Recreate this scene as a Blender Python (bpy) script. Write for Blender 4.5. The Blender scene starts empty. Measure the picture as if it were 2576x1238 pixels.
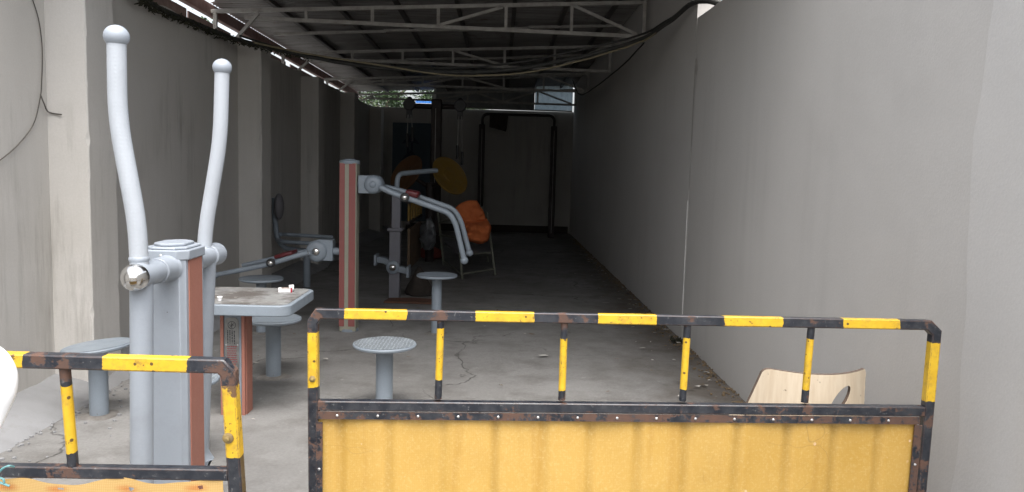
import bpy, bmesh, math, random
from mathutils import Vector, Matrix, noise
R = math.radians
random.seed(7)
sc = bpy.context.scene
C = bpy.context.collection

# ---------------------------------------------------------------- camera
W0, H0, F0 = 2576.0, 1238.0, 1980.0          # size the photograph was measured at
CAMH = 1.5
yc = Vector((-29/F0, 197/F0, -1)).normalized()
zc = Vector((0.025, 1, 0)); zc = (zc - yc*zc.dot(yc)).normalized()
xc = yc.cross(zc)
ROT = Matrix((xc, yc, zc))                     # camera space -> world
EYE = Vector((0, 0, CAMH))
cam_d = bpy.data.cameras.new('camera'); cam = bpy.data.objects.new('camera', cam_d); C.objects.link(cam)
cam_d.sensor_width = 36; cam_d.lens = 36*F0/W0; cam_d.clip_start = .05; cam_d.clip_end = 2000
cam.matrix_world = Matrix.Translation(EYE) @ ROT.to_4x4()
sc.camera = cam
def ray(px, py):
    return ROT @ Vector(((px-W0/2)/F0, (H0/2-py)/F0, -1))
def P(px, py, Y):                              # point at depth Y
    r = ray(px, py); return EYE + r*(Y/r.y)
def G(px, py, z=0.0):                          # point at height z
    r = ray(px, py); return EYE + r*((z-CAMH)/r.z)

# ---------------------------------------------------------------- light
SUN_EL, SUN_AZ = 66, 168                       # azimuth the light comes from, clockwise from +Y
wd = bpy.data.worlds.new('World'); sc.world = wd; wd.use_nodes = True
nt = wd.node_tree; bg = nt.nodes['Background']
sky = nt.nodes.new('ShaderNodeTexSky'); sky.sky_type = 'NISHITA'; sky.sun_disc = False
sky.sun_elevation = R(SUN_EL); sky.sun_rotation = R(SUN_AZ); sky.air_density = 1.0; sky.dust_density = 6.0; sky.ozone_density = 1.0
hs = nt.nodes.new('ShaderNodeHueSaturation'); hs.inputs['Saturation'].default_value = .35
nt.links.new(sky.outputs[0], hs.inputs['Color']); nt.links.new(hs.outputs[0], bg.inputs[0])
bg.inputs[1].default_value = 0.15
sd = bpy.data.lights.new('sun', 'SUN'); sd.energy = 0.5; sd.angle = R(60); sd.color = (1, .99, .98)
so = bpy.data.objects.new('sun', sd); C.objects.link(so)
dirv = Vector((math.sin(R(SUN_AZ))*math.cos(R(SUN_EL)), math.cos(R(SUN_AZ))*math.cos(R(SUN_EL)), math.sin(R(SUN_EL))))
so.rotation_euler = dirv.to_track_quat('Z', 'Y').to_euler(); so.location = (0, -3, 8)
sc.view_settings.view_transform = 'Standard'; sc.view_settings.look = 'None'
sc.view_settings.gamma = 1; sc.view_settings.exposure = 1.6
sc.render.engine = 'CYCLES'
sc.cycles.max_bounces = 8; sc.cycles.diffuse_bounces = 5

# ---------------------------------------------------------------- materials
class N:
    def __init__(s, name):
        s.m = bpy.data.materials.new(name); s.m.use_nodes = True
        s.t = s.m.node_tree; s.b = s.t.nodes['Principled BSDF']
        s.tc = s.t.nodes.new('ShaderNodeTexCoord'); s.co = s.tc.outputs['Object']
    def link(s, a, b): s.t.links.new(a, b)
    def put(s, sock, v):
        if hasattr(v, 'is_linked') or isinstance(v, bpy.types.NodeSocket): s.link(v, sock)
        else: sock.default_value = v
    def map(s, scale=(1,1,1), loc=(0,0,0), rot=(0,0,0)):
        n = s.t.nodes.new('ShaderNodeMapping'); s.link(s.co, n.inputs[0])
        n.inputs['Scale'].default_value = scale; n.inputs['Location'].default_value = loc; n.inputs['Rotation'].default_value = rot
        return n.outputs[0]
    def noise(s, scale, detail=4, rough=.55, vec=None, dist=0):
        n = s.t.nodes.new('ShaderNodeTexNoise'); s.link(vec or s.co, n.inputs['Vector'])
        n.inputs['Scale'].default_value = scale; n.inputs['Detail'].default_value = detail
        n.inputs['Roughness'].default_value = rough; n.inputs['Distortion'].default_value = dist
        return n.outputs['Fac']
    def vor(s, scale, feat='F1', vec=None, out='Distance', rnd=1):
        n = s.t.nodes.new('ShaderNodeTexVoronoi'); n.feature = feat; s.link(vec or s.co, n.inputs['Vector'])
        n.inputs['Scale'].default_value = scale; n.inputs['Randomness'].default_value = rnd
        return n.outputs[out]
    def ramp(s, v, a, b, lo=0., hi=1.):
        n = s.t.nodes.new('ShaderNodeMapRange'); n.clamp = True; s.put(n.inputs['Value'], v)
        n.inputs['From Min'].default_value = a; n.inputs['From Max'].default_value = b
        n.inputs['To Min'].default_value = lo; n.inputs['To Max'].default_value = hi
        return n.outputs[0]
    def math(s, op, a, b=0.):
        n = s.t.nodes.new('ShaderNodeMath'); n.operation = op; s.put(n.inputs[0], a); s.put(n.inputs[1], b); return n.outputs[0]
    def mix(s, f, a, b, mode='MIX'):
        n = s.t.nodes.new('ShaderNodeMix'); n.data_type = 'RGBA'; n.blend_type = mode
        s.put(n.inputs[0], f)
        for i, v in ((6, a), (7, b)):
            if isinstance(v, tuple): n.inputs[i].default_value = (*v, 1) if len(v) == 3 else v
            else: s.link(v, n.inputs[i])
        return n.outputs[2]
    def sep(s, vec=None):
        n = s.t.nodes.new('ShaderNodeSeparateXYZ'); s.link(vec or s.co, n.inputs[0]); return n.outputs
    def uv(s):
        n = s.t.nodes.new('ShaderNodeSeparateXYZ'); s.link(s.tc.outputs['UV'], n.inputs[0]); return n.outputs
    def bump(s, h, strength=.3, dist=.01, prev=None):
        n = s.t.nodes.new('ShaderNodeBump'); n.inputs['Strength'].default_value = strength; n.inputs['Distance'].default_value = dist
        s.link(h, n.inputs['Height'])
        if prev is not None: s.link(prev, n.inputs['Normal'])
        return n.outputs[0]
    def fin(s, col, rough=.6, metal=0., normal=None, spec=.5):
        if isinstance(col, tuple): s.b.inputs['Base Color'].default_value = (*col, 1)
        else: s.link(col, s.b.inputs['Base Color'])
        s.put(s.b.inputs['Roughness'], rough); s.put(s.b.inputs['Metallic'], metal)
        s.b.inputs['Specular IOR Level'].default_value = spec
        if normal is not None: s.link(normal, s.b.inputs['Normal'])
        return s.m

def m_plaster(name, col, col2, streak=.5):
    n = N(name)
    big = n.ramp(n.noise(.7, 5, .6), .3, .7)
    st = n.noise(1.0, 5, .6, n.map((5, 5, .35)))
    stain = n.math('MULTIPLY', n.ramp(st, .5, .75), n.ramp(n.noise(.9, 3, .5, n.map((1,1,1),(3,7,1))), .42, .62))
    c = n.mix(big, col, col2)
    c = n.mix(n.math('MULTIPLY', stain, streak), c, tuple(x*.55 for x in col))
    if streak > .4:
        ml_ = n.math('MULTIPLY', n.ramp(n.noise(1., 5, .7, n.map((8, 8, .9), (2,1,4))), .50, .70), n.ramp(n.noise(.55, 3, .6, n.map((1,1,1.3),(0,.6,2))), .46, .60))
        c = n.mix(n.math('MULTIPLY', ml_, .42), c, (.12, .108, .085))
    spots = n.ramp(n.vor(6, vec=n.map((1,1,1),(2,0,5))), .012, .004)
    c = n.mix(n.math('MULTIPLY', spots, .6), c, (.08, .07, .06))
    fine = n.noise(90, 3, .6)
    c = n.mix(n.ramp(fine, .3, .7, 0, .14), c, tuple(x*.6 for x in col))
    bp = n.bump(n.noise(3, 4, .5), .25, .02)
    bp = n.bump(fine, .25, .003, bp)
    return n.fin(c, .85, 0, bp, .25)

def m_floor():
    n = N('concrete_floor')
    a = n.ramp(n.noise(.55, 6, .62), .32, .68)
    c = n.mix(a, (.165, .161, .154), (.265, .262, .254))
    b = n.ramp(n.noise(3.2, 6, .7, n.map((1,1,1),(4,2,0))), .46, .66)
    c = n.mix(n.math('MULTIPLY', b, .5), c, (.095, .088, .079))
    pale = n.ramp(n.noise(9, 5, .75, n.map((1,1,1),(9,1,0))), .64, .72)
    c = n.mix(n.math('MULTIPLY', pale, .6), c, (.36, .36, .35))
    ox = n.sep()
    # earth and dirt drifted against the right wall
    edge = n.math('ADD', n.ramp(ox[0], .5, 1.6), n.math('MULTIPLY', n.math('SUBTRACT', n.noise(2.4, 6, .7), .5), 1.6))
    c = n.mix(n.ramp(edge, .45, .95, 0, .75), c, (.085, .07, .055))
    warp = n.t.nodes.new('ShaderNodeVectorMath'); warp.operation = 'ADD'
    nz = n.t.nodes.new('ShaderNodeTexNoise'); n.link(n.co, nz.inputs['Vector']); nz.inputs['Scale'].default_value = 1.8; nz.inputs['Detail'].default_value = 5
    sc_ = n.t.nodes.new('ShaderNodeVectorMath'); sc_.operation = 'SCALE'; n.link(nz.outputs['Color'], sc_.inputs[0]); sc_.inputs['Scale'].default_value = .9
    n.link(n.co, warp.inputs[0]); n.link(sc_.outputs[0], warp.inputs[1])
    ck = n.ramp(n.vor(.42, 'DISTANCE_TO_EDGE', warp.outputs[0]), .0055, .0015)
    ck = n.math('MULTIPLY', ck, n.ramp(n.noise(.6, 2, .5, n.map((1,1,1),(1,5,0))), .44, .56))
    c = n.mix(n.math('MULTIPLY', ck, .8), c, (.03, .028, .025))
    sp = n.ramp(n.vor(14), .05, .03)
    c = n.mix(n.math('MULTIPLY', sp, n.ramp(n.noise(2), .5, .65, 0, .8)), c, (.42, .42, .41))
    fine = n.noise(60, 4, .7)
    c = n.mix(n.ramp(fine, .3, .7, 0, .3), c, (.07, .067, .062))
    bp = n.bump(n.noise(2.2, 6, .6), .35, .03); bp = n.bump(fine, .3, .004, bp)
    bp = n.bump(n.math('MULTIPLY', ck, -1.), .4, .01, bp)
    return n.fin(c, n.ramp(n.noise(4), .3, .7, .62, .9), 0, bp, .3)

def m_paint(name, col, rough=.35, dirt=.25, embossed=0, dcol=(.1,.095,.09), speck=.15):
    n = N(name)
    d = n.ramp(n.noise(7, 5, .65), .48, .72, 0, dirt)
    c = n.mix(d, col, dcol)
    s = n.ramp(n.noise(140, 3, .6), .4, .7, 0, speck)
    c = n.mix(s, c, tuple(min(1, x*1.5) for x in col))
    ch = n.ramp(n.vor(19), .045, .03)
    c = n.mix(n.math('MULTIPLY', ch, n.ramp(n.noise(5), .55, .6)), c, (.09, .06, .045))
    bp = n.bump(n.noise(160, 2, .5), .12, .001)
    if embossed:
        bp = n.bump(n.ramp(n.vor(75, rnd=.15), .1, .45, 1, 0), .22, .0012, bp)
    return n.fin(c, n.ramp(n.noise(9, 4), .3, .7, rough, rough+.22), 0, bp, .5)

def m_gate():
    n = N('striped_gate_paint')
    u = n.uv()
    edge = n.math('ADD', u[0], n.math('MULTIPLY', n.math('SUBTRACT', n.noise(38, 4, .7), .5), .016))
    yel = n.ramp(edge, -.0004, .0004)
    yc_ = n.mix(n.ramp(n.noise(25, 4, .6), .35, .7), (.66, .43, .028), (.58, .35, .018))
    yc_ = n.mix(n.ramp(n.noise(28, 6, .75), .50, .66, 0, .6), yc_, (.36, .22, .04))
    bc = n.mix(n.ramp(n.noise(22, 5, .7), .4, .7), (.013, .016, .023), (.045, .048, .055))
    bc = n.mix(n.ramp(n.noise(90, 3, .7), .62, .7, 0, .6), bc, (.16, .16, .16))
    c = n.mix(yel, bc, yc_)
    rc = n.mix(n.noise(45, 4, .7), (.14, .068, .042), (.06, .042, .036))
    rn = n.noise(19, 6, .72)
    # rust spreads from the welds (v = closeness to a weld) and in chips
    rb = n.math('ADD', rn, n.math('MULTIPLY', u[1], .13))
    th = n.math('SUBTRACT', n.math('ADD', rb, n.math('MULTIPLY', yel, -.05)), 0.)
    bv = n.t.nodes.new('ShaderNodeBevel'); bv.inputs['Radius'].default_value = .0035; bv.samples = 4
    ge = n.t.nodes.new('ShaderNodeNewGeometry'); dt = n.t.nodes.new('ShaderNodeVectorMath'); dt.operation = 'DOT_PRODUCT'
    n.link(bv.outputs[0], dt.inputs[0]); n.link(ge.outputs['Normal'], dt.inputs[1])
    edg = n.ramp(dt.outputs['Value'], .995, .96)
    wearm = n.math('MULTIPLY', edg, n.ramp(n.noise(55, 5, .75), .43, .50))
    rust = n.math('MAXIMUM', n.ramp(th, .60, .65), n.math('MULTIPLY', wearm, .8))
    c = n.mix(n.math('MULTIPLY', rust, .92), c, rc)
    chip = n.ramp(n.math('ADD', n.vor(34), n.math('MULTIPLY', n.noise(120,3,.7), .10)), .20, .175)
    chip = n.math('MULTIPLY', chip, n.ramp(n.noise(6, 2), .38, .46))
    c = n.mix(n.math('MULTIPLY', n.math('MULTIPLY', chip, yel), .9), c, (.06, .032, .022))
    c2_ = n.math('MULTIPLY', n.ramp(n.noise(52, 6, .78, n.map((1,1,1),(8,3,6))), .595, .615), n.ramp(n.noise(4.5, 2, .5, n.map((1,1,1),(1,3,1))), .45, .55))
    c = n.mix(n.math('MULTIPLY', n.math('MULTIPLY', c2_, yel), .9), c, (.09, .045, .028))
    wh = n.math('MULTIPLY', n.ramp(n.vor(17, vec=n.map((1,1,1),(3,1,2))), .07, .055), n.ramp(n.noise(3.3, 2), .56, .62))
    c = n.mix(n.math('MULTIPLY', wh, .7), c, (.5, .5, .48))
    bp = n.bump(n.noise(50, 4, .6), .3, .0015)
    bp = n.bump(n.math('SUBTRACT', 1., rust), .4, .0012, bp)
    return n.fin(c, n.ramp(rust, 0, 1, .34, .85), 0, bp, .5)

def m_sheet(name, c1, c2, stain, stn=.5, mesh=True):
    n = N(name)
    o = n.uv()
    a = n.ramp(n.noise(2.1, 5, .65), .3, .7)
    c = n.mix(a, c1, c2)
    st = n.noise(1.0, 5, .62, n.map((9, 2, .7)))
    c = n.mix(n.ramp(st, .52, .72, 0, stn), c, stain)
    gr = n.math('MULTIPLY', n.ramp(o[0], .2, 1.), n.ramp(n.noise(3.1, 4, .6, n.map((2,1,.8))), .3, .65, .15, .8))
    c = n.mix(gr, c, tuple(x*.72 for x in c2))  # staining along the ribs, deepens their shading in the colour
    c = n.mix(n.math('MULTIPLY', n.ramp(n.math('ADD', o[1], n.math('MULTIPLY', n.noise(1., 4, .6, n.map((30,1,3))), .5)), 1.12, 1.42), .5), c, (.45, .24, .06))
    wv = n.t.nodes.new('ShaderNodeTexNoise'); n.link(n.co, wv.inputs['Vector']); wv.inputs['Scale'].default_value = 2.2; wv.inputs['Detail'].default_value = 3
    va = n.t.nodes.new('ShaderNodeVectorMath'); va.operation = 'ADD'; n.link(n.map((.9, 1, 3.4), (0,0,0), (0,.25,0)), va.inputs[0]); n.link(wv.outputs['Color'], va.inputs[1])
    scr = n.ramp(n.vor(1.5, 'DISTANCE_TO_EDGE', va.outputs[0]), .004, .0005)
    c = n.mix(n.math('MULTIPLY', scr, n.ramp(n.noise(3), .52, .6, 0, .45)), c, (.25, .15, .05))
    pk = n.ramp(n.vor(17, vec=n.map((1,1,1),(5,2,1))), .095, .07)
    c = n.mix(n.math('MULTIPLY', n.math('MULTIPLY', pk, n.ramp(n.noise(7), .52, .56)), .65), c, (.78, .60, .50))
    bp = n.bump(n.noise(14, 5, .7), .25, .004)
    if mesh:
        w = n.t.nodes.new('ShaderNodeTexWave'); w.wave_type = 'BANDS'; w.bands_direction = 'X'; w.inputs['Scale'].default_value = 55
        n.link(n.co, w.inputs['Vector'])
        w2 = n.t.nodes.new('ShaderNodeTexWave'); w2.wave_type = 'BANDS'; w2.bands_direction = 'Z'; w2.inputs['Scale'].default_value = 55
        n.link(n.co, w2.inputs['Vector'])
        g = n.math('MULTIPLY', w.outputs['Fac'], w2.outputs['Fac'])
        c = n.mix(n.ramp(g, .3, .9, 0, .07), c, (.8, .66, .30))
        c = n.mix(n.ramp(n.noise(6, 6, .75), .50, .70, 0, .22), c, (.36, .21, .045))
        c = n.mix(n.ramp(n.noise(120, 3, .7), .5, .8, 0, .4), c, (.66, .52, .25))
        bp = n.bump(g, .15, .001, bp)
    m = n.fin(c, .42, 0, bp, .5)
    return m

def m_simple(name, c1, c2=None, rough=.6, metal=0., sc_=12, bump=.2, spec=.5):
    n = N(name); c2 = c2 or tuple(x*.65 for x in c1)
    c = n.mix(n.ramp(n.noise(sc_, 5, .65), .35, .68), c1, c2)
    return n.fin(c, rough, metal, n.bump(n.noise(sc_*6, 3, .6), bump, .003), spec)

def m_roof():
    n = N('roof_sheet_metal')
    c = n.mix(n.ramp(n.noise(1.6, 5, .7, n.map((.6, 3, 1))), .35, .7), (.19, .18, .17), (.34, .33, .32))
    c = n.mix(n.ramp(n.noise(4, 5, .7), .58, .7, 0, .6), c, (.11, .055, .04))
    return n.fin(c, .45, .3, n.bump(n.noise(10, 3), .2, .01), .5)

def m_wood():
    n = N('pale_plywood')
    g = n.noise(4, 6, .6, n.map((14, 14, 1.2)))
    c = n.mix(n.ramp(g, .35, .7), (.66, .565, .43), (.57, .465, .335))
    c = n.mix(n.ramp(n.noise(1.7, 2), .5, .64, 0, .25), c, (.40, .24, .15))
    c = n.mix(n.math('MULTIPLY', n.ramp(n.noise(30, 5, .7), .66, .7), .8), c, (.17, .12, .08))
    return n.fin(c, .5, 0, n.bump(g, .15, .002), .4)

def m_tabletop():
    n = N('dirty_table_top')
    c = n.mix(n.ramp(n.noise(5, 5, .7), .35, .7), (.30, .31, .31), (.17, .16, .15))
    d = n.ramp(n.noise(3.2, 6, .7, n.map((1,1,1),(.6,1.6,0))), .42, .56)
    c = n.mix(n.math('MULTIPLY', d, .78), c, (.06, .048, .040))
    w = n.ramp(n.noise(16, 5, .7, n.map((1,2.2,1),(6,3,0))), .645, .665)
    c = n.mix(n.math('MULTIPLY', w, .85), c, (.55, .53, .5))
    return n.fin(c, n.ramp(d, 0, 1, .4, .7), 0, n.bump(n.noise(40, 4, .7), .3, .003), .5)

def m_dots():
    n = N('studded_seat_paint')
    v = n.ramp(n.vor(46, vec=n.map((1, 1, .01)), rnd=.35), .17, .24, 1, 0)
    base = n.mix(n.ramp(n.noise(9, 5, .7), .4, .7), (.17, .19, .21), (.09, .10, .11))
    c = n.mix(v, base, (.40, .46, .48))
    return n.fin(c, .45, 0, n.bump(v, .5, .002), .5)

def m_leaf(name, a, b):
    n = N(name)
    c = n.mix(n.ramp(n.noise(3, 3), .35, .65), a, b)
    return n.fin(c, .5, 0, None, .4)

M = {}
M['plaster_l'] = m_plaster('grey_plaster_left', (.455, .435, .40), (.52, .505, .48), .42)
M['plaster_r'] = m_plaster('grey_plaster_right', (.485, .47, .445), (.535, .52, .495), .18)
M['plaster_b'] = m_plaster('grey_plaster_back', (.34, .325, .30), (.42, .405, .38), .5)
M['joint'] = m_simple('pale_mortar', (.66, .65, .62), (.5, .49, .46), .8)
M['kerb'] = m_plaster('pale_cement_haunch', (.33, .335, .345), (.20, .20, .20), .8)
M['floor'] = m_floor()
M['grey'] = m_paint('grey_blue_paint', (.205, .24, .275), .32, .22)
M['palegrey'] = m_paint('pale_grey_paint', (.29, .322, .362), .3, .16, speck=.06)
M['emboss'] = m_paint('embossed_pale_paint', (.38, .41, .445), .28, .12, 1, speck=.06)
M['brick'] = m_paint('terracotta_panel_paint', (.30, .125, .09), .5, .12, speck=.25)
M['red'] = m_paint('faded_red_panel_paint', (.23, .07, .062), .5, .15, speck=.1)
M['stripe'] = m_paint('grey_beige_stripe', (.26, .255, .20), .5, .15)
M['dkpost'] = m_paint('dark_post_paint', (.022, .014, .012), .55, .12, speck=.02)
M['dkgrey'] = m_paint('dusty_dark_grey_paint', (.13, .125, .135), .5, .3)
M['dusty'] = m_paint('dusty_violet_grey_paint', (.15, .15, .17), .5, .3)
M['yellow'] = m_paint('yellow_paint', (.20, .12, .02), .5, .3)
M['orange'] = m_paint('orange_paint', (.11, .05, .018), .5, .3)
M['maroon'] = m_simple('maroon_plastic', (.12, .012, .016), rough=.35)
M['chrome'] = m_simple('polished_steel', (.72, .71, .69), (.6, .59, .57), .16, 1., 20, .02)
M['zinc'] = m_simple('zinc_rivet', (.62, .62, .62), (.4, .4, .4), .4, .6, 30)
M['bolt'] = m_simple('painted_over_bolt', (.30, .22, .07), (.12, .08, .05), .6, .1, 30)
M['black'] = m_simple('black_plastic', (.018, .018, .02), (.03, .03, .03), .5)
M['gate'] = m_gate()
M['fibre'] = m_sheet('yellow_fibreglass', (.53, .335, .09), (.46, .275, .055), (.36, .19, .03), .6)
M['tarp'] = m_sheet('woven_yellow_sheet', (.76, .47, .15), (.68, .38, .09), (.5, .2, .05), .5)
M['roof'] = m_roof()
M['steel'] = m_simple('weathered_roof_steel', (.42, .41, .385), (.28, .265, .24), .55, 0, 9)
M['steeldk'] = m_simple('dark_roof_steel', (.07, .065, .06), (.11, .1, .095), .6, .2, 9)
M['fascia'] = m_simple('red_brown_beam', (.17, .085, .07), (.26, .18, .165), .65, 0., 5)
M['eboard'] = m_simple('pinkish_weathered_board', (.30, .22, .20), (.20, .13, .11), .8, 0, 5)
M['cable'] = m_simple('black_cable_rubber', (.016, .016, .015), (.035, .035, .03), .7)
M['cabley'] = m_simple('yellowed_cable', (.20, .17, .10), (.13, .11, .07), .6)
M['wire'] = m_simple('thin_wire', (.10, .09, .075), (.06, .055, .05), .7)
M['wood'] = m_wood()
M['edge'] = m_simple('plywood_edge', (.09, .065, .05), (.16, .115, .085), .8, 0, 40)
M['collarm'] = m_simple('patched_cement', (.19, .18, .165), (.11, .10, .09), .9, 0, 14, .4)
M['top'] = m_tabletop()
M['dots'] = m_dots()
M['board'] = m_simple('brown_board', (.16, .105, .06), (.10, .065, .04), .8, 0, 6)
M['rust'] = m_simple('rusty_plate', (.13, .055, .03), (.07, .035, .022), .85, 0, 9)
M['cloth'] = m_simple('orange_cloth', (.50, .14, .045), (.40, .10, .035), .85, 0, 5, .35, .2)
M['chairgreen'] = m_simple('chipped_green_paint', (.10, .11, .08), (.19, .185, .15), .6, 0, 30)
M['blueboard'] = m_simple('dark_blue_board', (.035, .06, .085), (.05, .075, .095), .6, 0, 3)
M['arrow'] = m_simple('navy_print', (.008, .014, .04), (.012, .02, .05), .6)
M['bluesheet'] = m_simple('blue_metal_sheet', (.03, .13, .40), (.05, .2, .5), .5)
M['lit_panel'] = m_simple('lit_translucent_sheet', (.40, .45, .47), (.30, .34, .36), .5, 0, 4)
_w = M['lit_panel']; _nt = _w.node_tree; _tr = _nt.nodes.new('ShaderNodeBsdfTranslucent'); _tr.inputs[0].default_value = (.62, .78, .86, 1)
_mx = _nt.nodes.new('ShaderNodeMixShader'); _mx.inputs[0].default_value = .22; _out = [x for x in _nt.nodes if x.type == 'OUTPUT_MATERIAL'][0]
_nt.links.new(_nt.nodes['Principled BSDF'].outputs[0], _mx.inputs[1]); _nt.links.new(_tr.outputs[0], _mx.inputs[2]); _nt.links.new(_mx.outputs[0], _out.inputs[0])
M['shaded_panel'] = m_simple('shaded_grey_sheet', (.30, .31, .31), (.20, .21, .21), .6, 0, 4)
M['white'] = m_simple('white_plastic', (.82, .83, .83), (.78, .79, .80), .3, 0, 3, .03)
M['whitem'] = m_simple('white_sheet_metal', (.75, .76, .75), (.6, .6, .6), .5, 0, 5)
M['packred'] = m_simple('pack_red', (.40, .02, .04), rough=.4)
M['packgrey'] = m_simple('pack_tan', (.30, .24, .21), rough=.4)
M['paper'] = m_simple('torn_paper', (.42, .41, .38), (.28, .26, .23), .8)
M['dryleaf'] = m_simple('dry_leaf', (.16, .11, .06), (.09, .07, .045), .8)
M['plastic'] = m_simple('grey_plastic_film', (.12, .125, .13), (.06, .065, .07), .3)
M['redcloth'] = m_simple('dull_red_cloth', (.22, .05, .035), rough=.9)
M['string'] = m_simple('cyan_twine', (.07, .26, .28), (.2, .32, .32), .7, 0, 60)
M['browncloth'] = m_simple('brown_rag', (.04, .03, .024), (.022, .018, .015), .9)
M['plate'] = m_simple('engraved_metal_plate', (.25, .25, .24), (.17, .165, .16), .4, .5, 14)
M['ink'] = m_simple('dark_ink', (.03, .03, .035), rough=.6)
M['inkred'] = m_simple('red_ink', (.30, .03, .04), rough=.6)
M['leafa'] = m_leaf('leaf_bright', (.045, .08, .018), (.02, .045, .012))
M['leafb'] = m_leaf('leaf_deep', (.018, .042, .012), (.03, .055, .02))
M['bark'] = m_simple('bark', (.10, .08, .06), (.05, .04, .03), .9)
M['moss'] = m_simple('mossy_grime', (.02, .02, .012), (.035, .035, .018), .95)

# ---------------------------------------------------------------- mesh helpers
class MB:
    def __init__(s): s.v = []; s.f = []; s.mi = []; s.uvs = []; s.cur = 0
    def _add(s, vs, fs, uv=None):
        b = len(s.v); s.v += [Vector(x) for x in vs]
        s.uvs += (uv if uv else [(0, 0)]*len(vs))
        for f in fs: s.f.append(tuple(b+i for i in f)); s.mi.append(s.cur)
        return s
    def box(s, c, size, rot=None):
        c = Vector(c); h = Vector(size)/2; vs = []
        for x in (-1, 1):
            for y in (-1, 1):
                for z in (-1, 1):
                    p = Vector((x*h.x, y*h.y, z*h.z))
                    if rot is not None: p = rot @ p
                    vs.append(c+p)
        return s._add(vs, [(0,1,3,2),(4,6,7,5),(0,4,5,1),(2,3,7,6),(0,2,6,4),(1,5,7,3)])
    def bar(s, a, b, w, h, up=(0,0,1)):              # straight rectangular bar from a to b
        a, b = Vector(a), Vector(b); d = (b-a).normalized(); up = Vector(up)
        if abs(d.dot(up)) > .98: up = Vector((0,1,0))
        x = d.cross(up).normalized(); z = x.cross(d)
        r = Matrix((x, d, z)).transposed()
        return s.box((a+b)/2, (w, (b-a).length, h), r)
    def sweep(s, pts, prof, up=(0,0,1), uv=None, cap=True, scale=None):
        pts = [Vector(p) for p in pts]; n = len(pts); m = len(prof); vs = []; uvl = []
        up = Vector(up); t0 = None; X = None
        for i, p in enumerate(pts):
            d1 = (pts[i]-pts[i-1]).normalized() if i else None
            d2 = (pts[i+1]-pts[i]).normalized() if i < n-1 else None
            t = ((d1 or d2)+(d2 or d1)).normalized()
            if X is None:
                u = up if abs(t.dot(up)) < .97 else Vector((0,1,0)) if abs(t.y) < .9 else Vector((1,0,0))
                X = t.cross(u).normalized()
            else: X = (X - t*X.dot(t)).normalized()
            Z = X.cross(t)
            k = 1.0
            if d1 and d2:
                cs = max(.3, math.sqrt(max(0, (1+d1.dot(d2))/2))); k = 1/cs
            bis = ((d2-d1).normalized() if d1 and d2 and (d2-d1).length > 1e-4 else None)
            sc1 = scale[i] if scale else 1
            for (a, b) in prof:
                q = X*a*sc1+Z*b*sc1
                if bis is not None: q = q + bis*q.dot(bis)*(k-1)
                vs.append(p+q); uvl.append(uv[i] if uv else (0, 0))
        fs = []
        for i in range(n-1):
            for j in range(m):
                k2 = (j+1) % m; fs.append((i*m+j, i*m+k2, (i+1)*m+k2, (i+1)*m+j))
        if cap: fs.append(tuple(range(m))[::-1]); fs.append(tuple((n-1)*m+j for j in range(m)))
        return s._add(vs, fs, uvl)
    def tube(s, pts, r, seg=16, **k):
        if isinstance(r, (list, tuple)): k['scale'] = r; r = 1
        return s.sweep(pts, [(r*math.cos(2*math.pi*i/seg), r*math.sin(2*math.pi*i/seg)) for i in range(seg)], **k)
    def lathe(s, c, prof, seg=32, axis=(0,0,1)):      # prof: (radius, height) bottom to top
        ax = Vector(axis).normalized(); q = Vector((0,0,1)).rotation_difference(ax).to_matrix(); c = Vector(c)
        vs = []; fs = []; n = len(prof)
        for (r, h) in prof:
            for i in range(seg):
                a = 2*math.pi*i/seg; vs.append(c + q @ Vector((r*math.cos(a), r*math.sin(a), h)))
        for k in range(n-1):
            for i in range(seg):
                j = (i+1) % seg; fs.append((k*seg+i, k*seg+j, (k+1)*seg+j, (k+1)*seg+i))
        if prof[0][0] > 1e-5: fs.append(tuple(range(seg))[::-1])
        if prof[-1][0] > 1e-5: fs.append(tuple((n-1)*seg+i for i in range(seg)))
        return s._add(vs, fs)
    def ball(s, c, r, seg=24, squash=1, axis=(0,0,1)):
        n = seg//2
        return s.lathe(c, [(max(1e-6, r*math.sin(math.pi*i/n)), -r*squash*math.cos(math.pi*i/n)) for i in range(n+1)], seg, axis)
    def prism(s, poly, origin, ux, uy, thick):         # polygon in a plane, extruded both ways along the normal
        ux, uy = Vector(ux), Vector(uy); nn = ux.cross(uy).normalized()*thick/2; o = Vector(origin)
        a = [o+ux*x+uy*y-nn for x, y in poly]; b = [o+ux*x+uy*y+nn for x, y in poly]; m = len(poly)
        fs = [tuple(range(m))[::-1], tuple(range(m, 2*m))]+[(i, (i+1) % m, m+(i+1) % m, m+i) for i in range(m)]
        return s._add(a+b, fs)
    def quad(s, a, b, c, d): return s._add([a, b, c, d], [(0,1,2,3)])
    def build(s, name, mats, parent=None, origin=None, smooth=True, bevel=0, kind=None, label=None, segs=2, ang=38):
        if not isinstance(mats, (list, tuple)): mats = [mats]
        if parent is not None: O = Vector(parent['_o'])
        else: O = Vector(origin) if origin is not None else Vector((0,0,0))
        me = bpy.data.meshes.new(name)
        me.from_pydata([tuple(v-O) for v in s.v], [], s.f)
        for m in mats: me.materials.append(m)
        me.polygons.foreach_set('material_index', s.mi)
        ul = me.uv_layers.new(name='UVMap')
        li = [0]*len(me.loops); me.loops.foreach_get('vertex_index', li)
        flat = []
        for i in li: flat += [s.uvs[i][0], s.uvs[i][1]]
        ul.data.foreach_set('uv', flat)
        bm = bmesh.new(); bm.from_mesh(me)
        bmesh.ops.recalc_face_normals(bm, faces=bm.faces)
        for f in bm.faces: f.smooth = smooth
        for e in bm.edges:
            if len(e.link_faces) == 2 and e.calc_face_angle(0) > R(ang): e.smooth = False
        bm.to_mesh(me); bm.free()
        o = bpy.data.objects.new(name, me); C.objects.link(o)
        o['_o'] = tuple(O)
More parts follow.
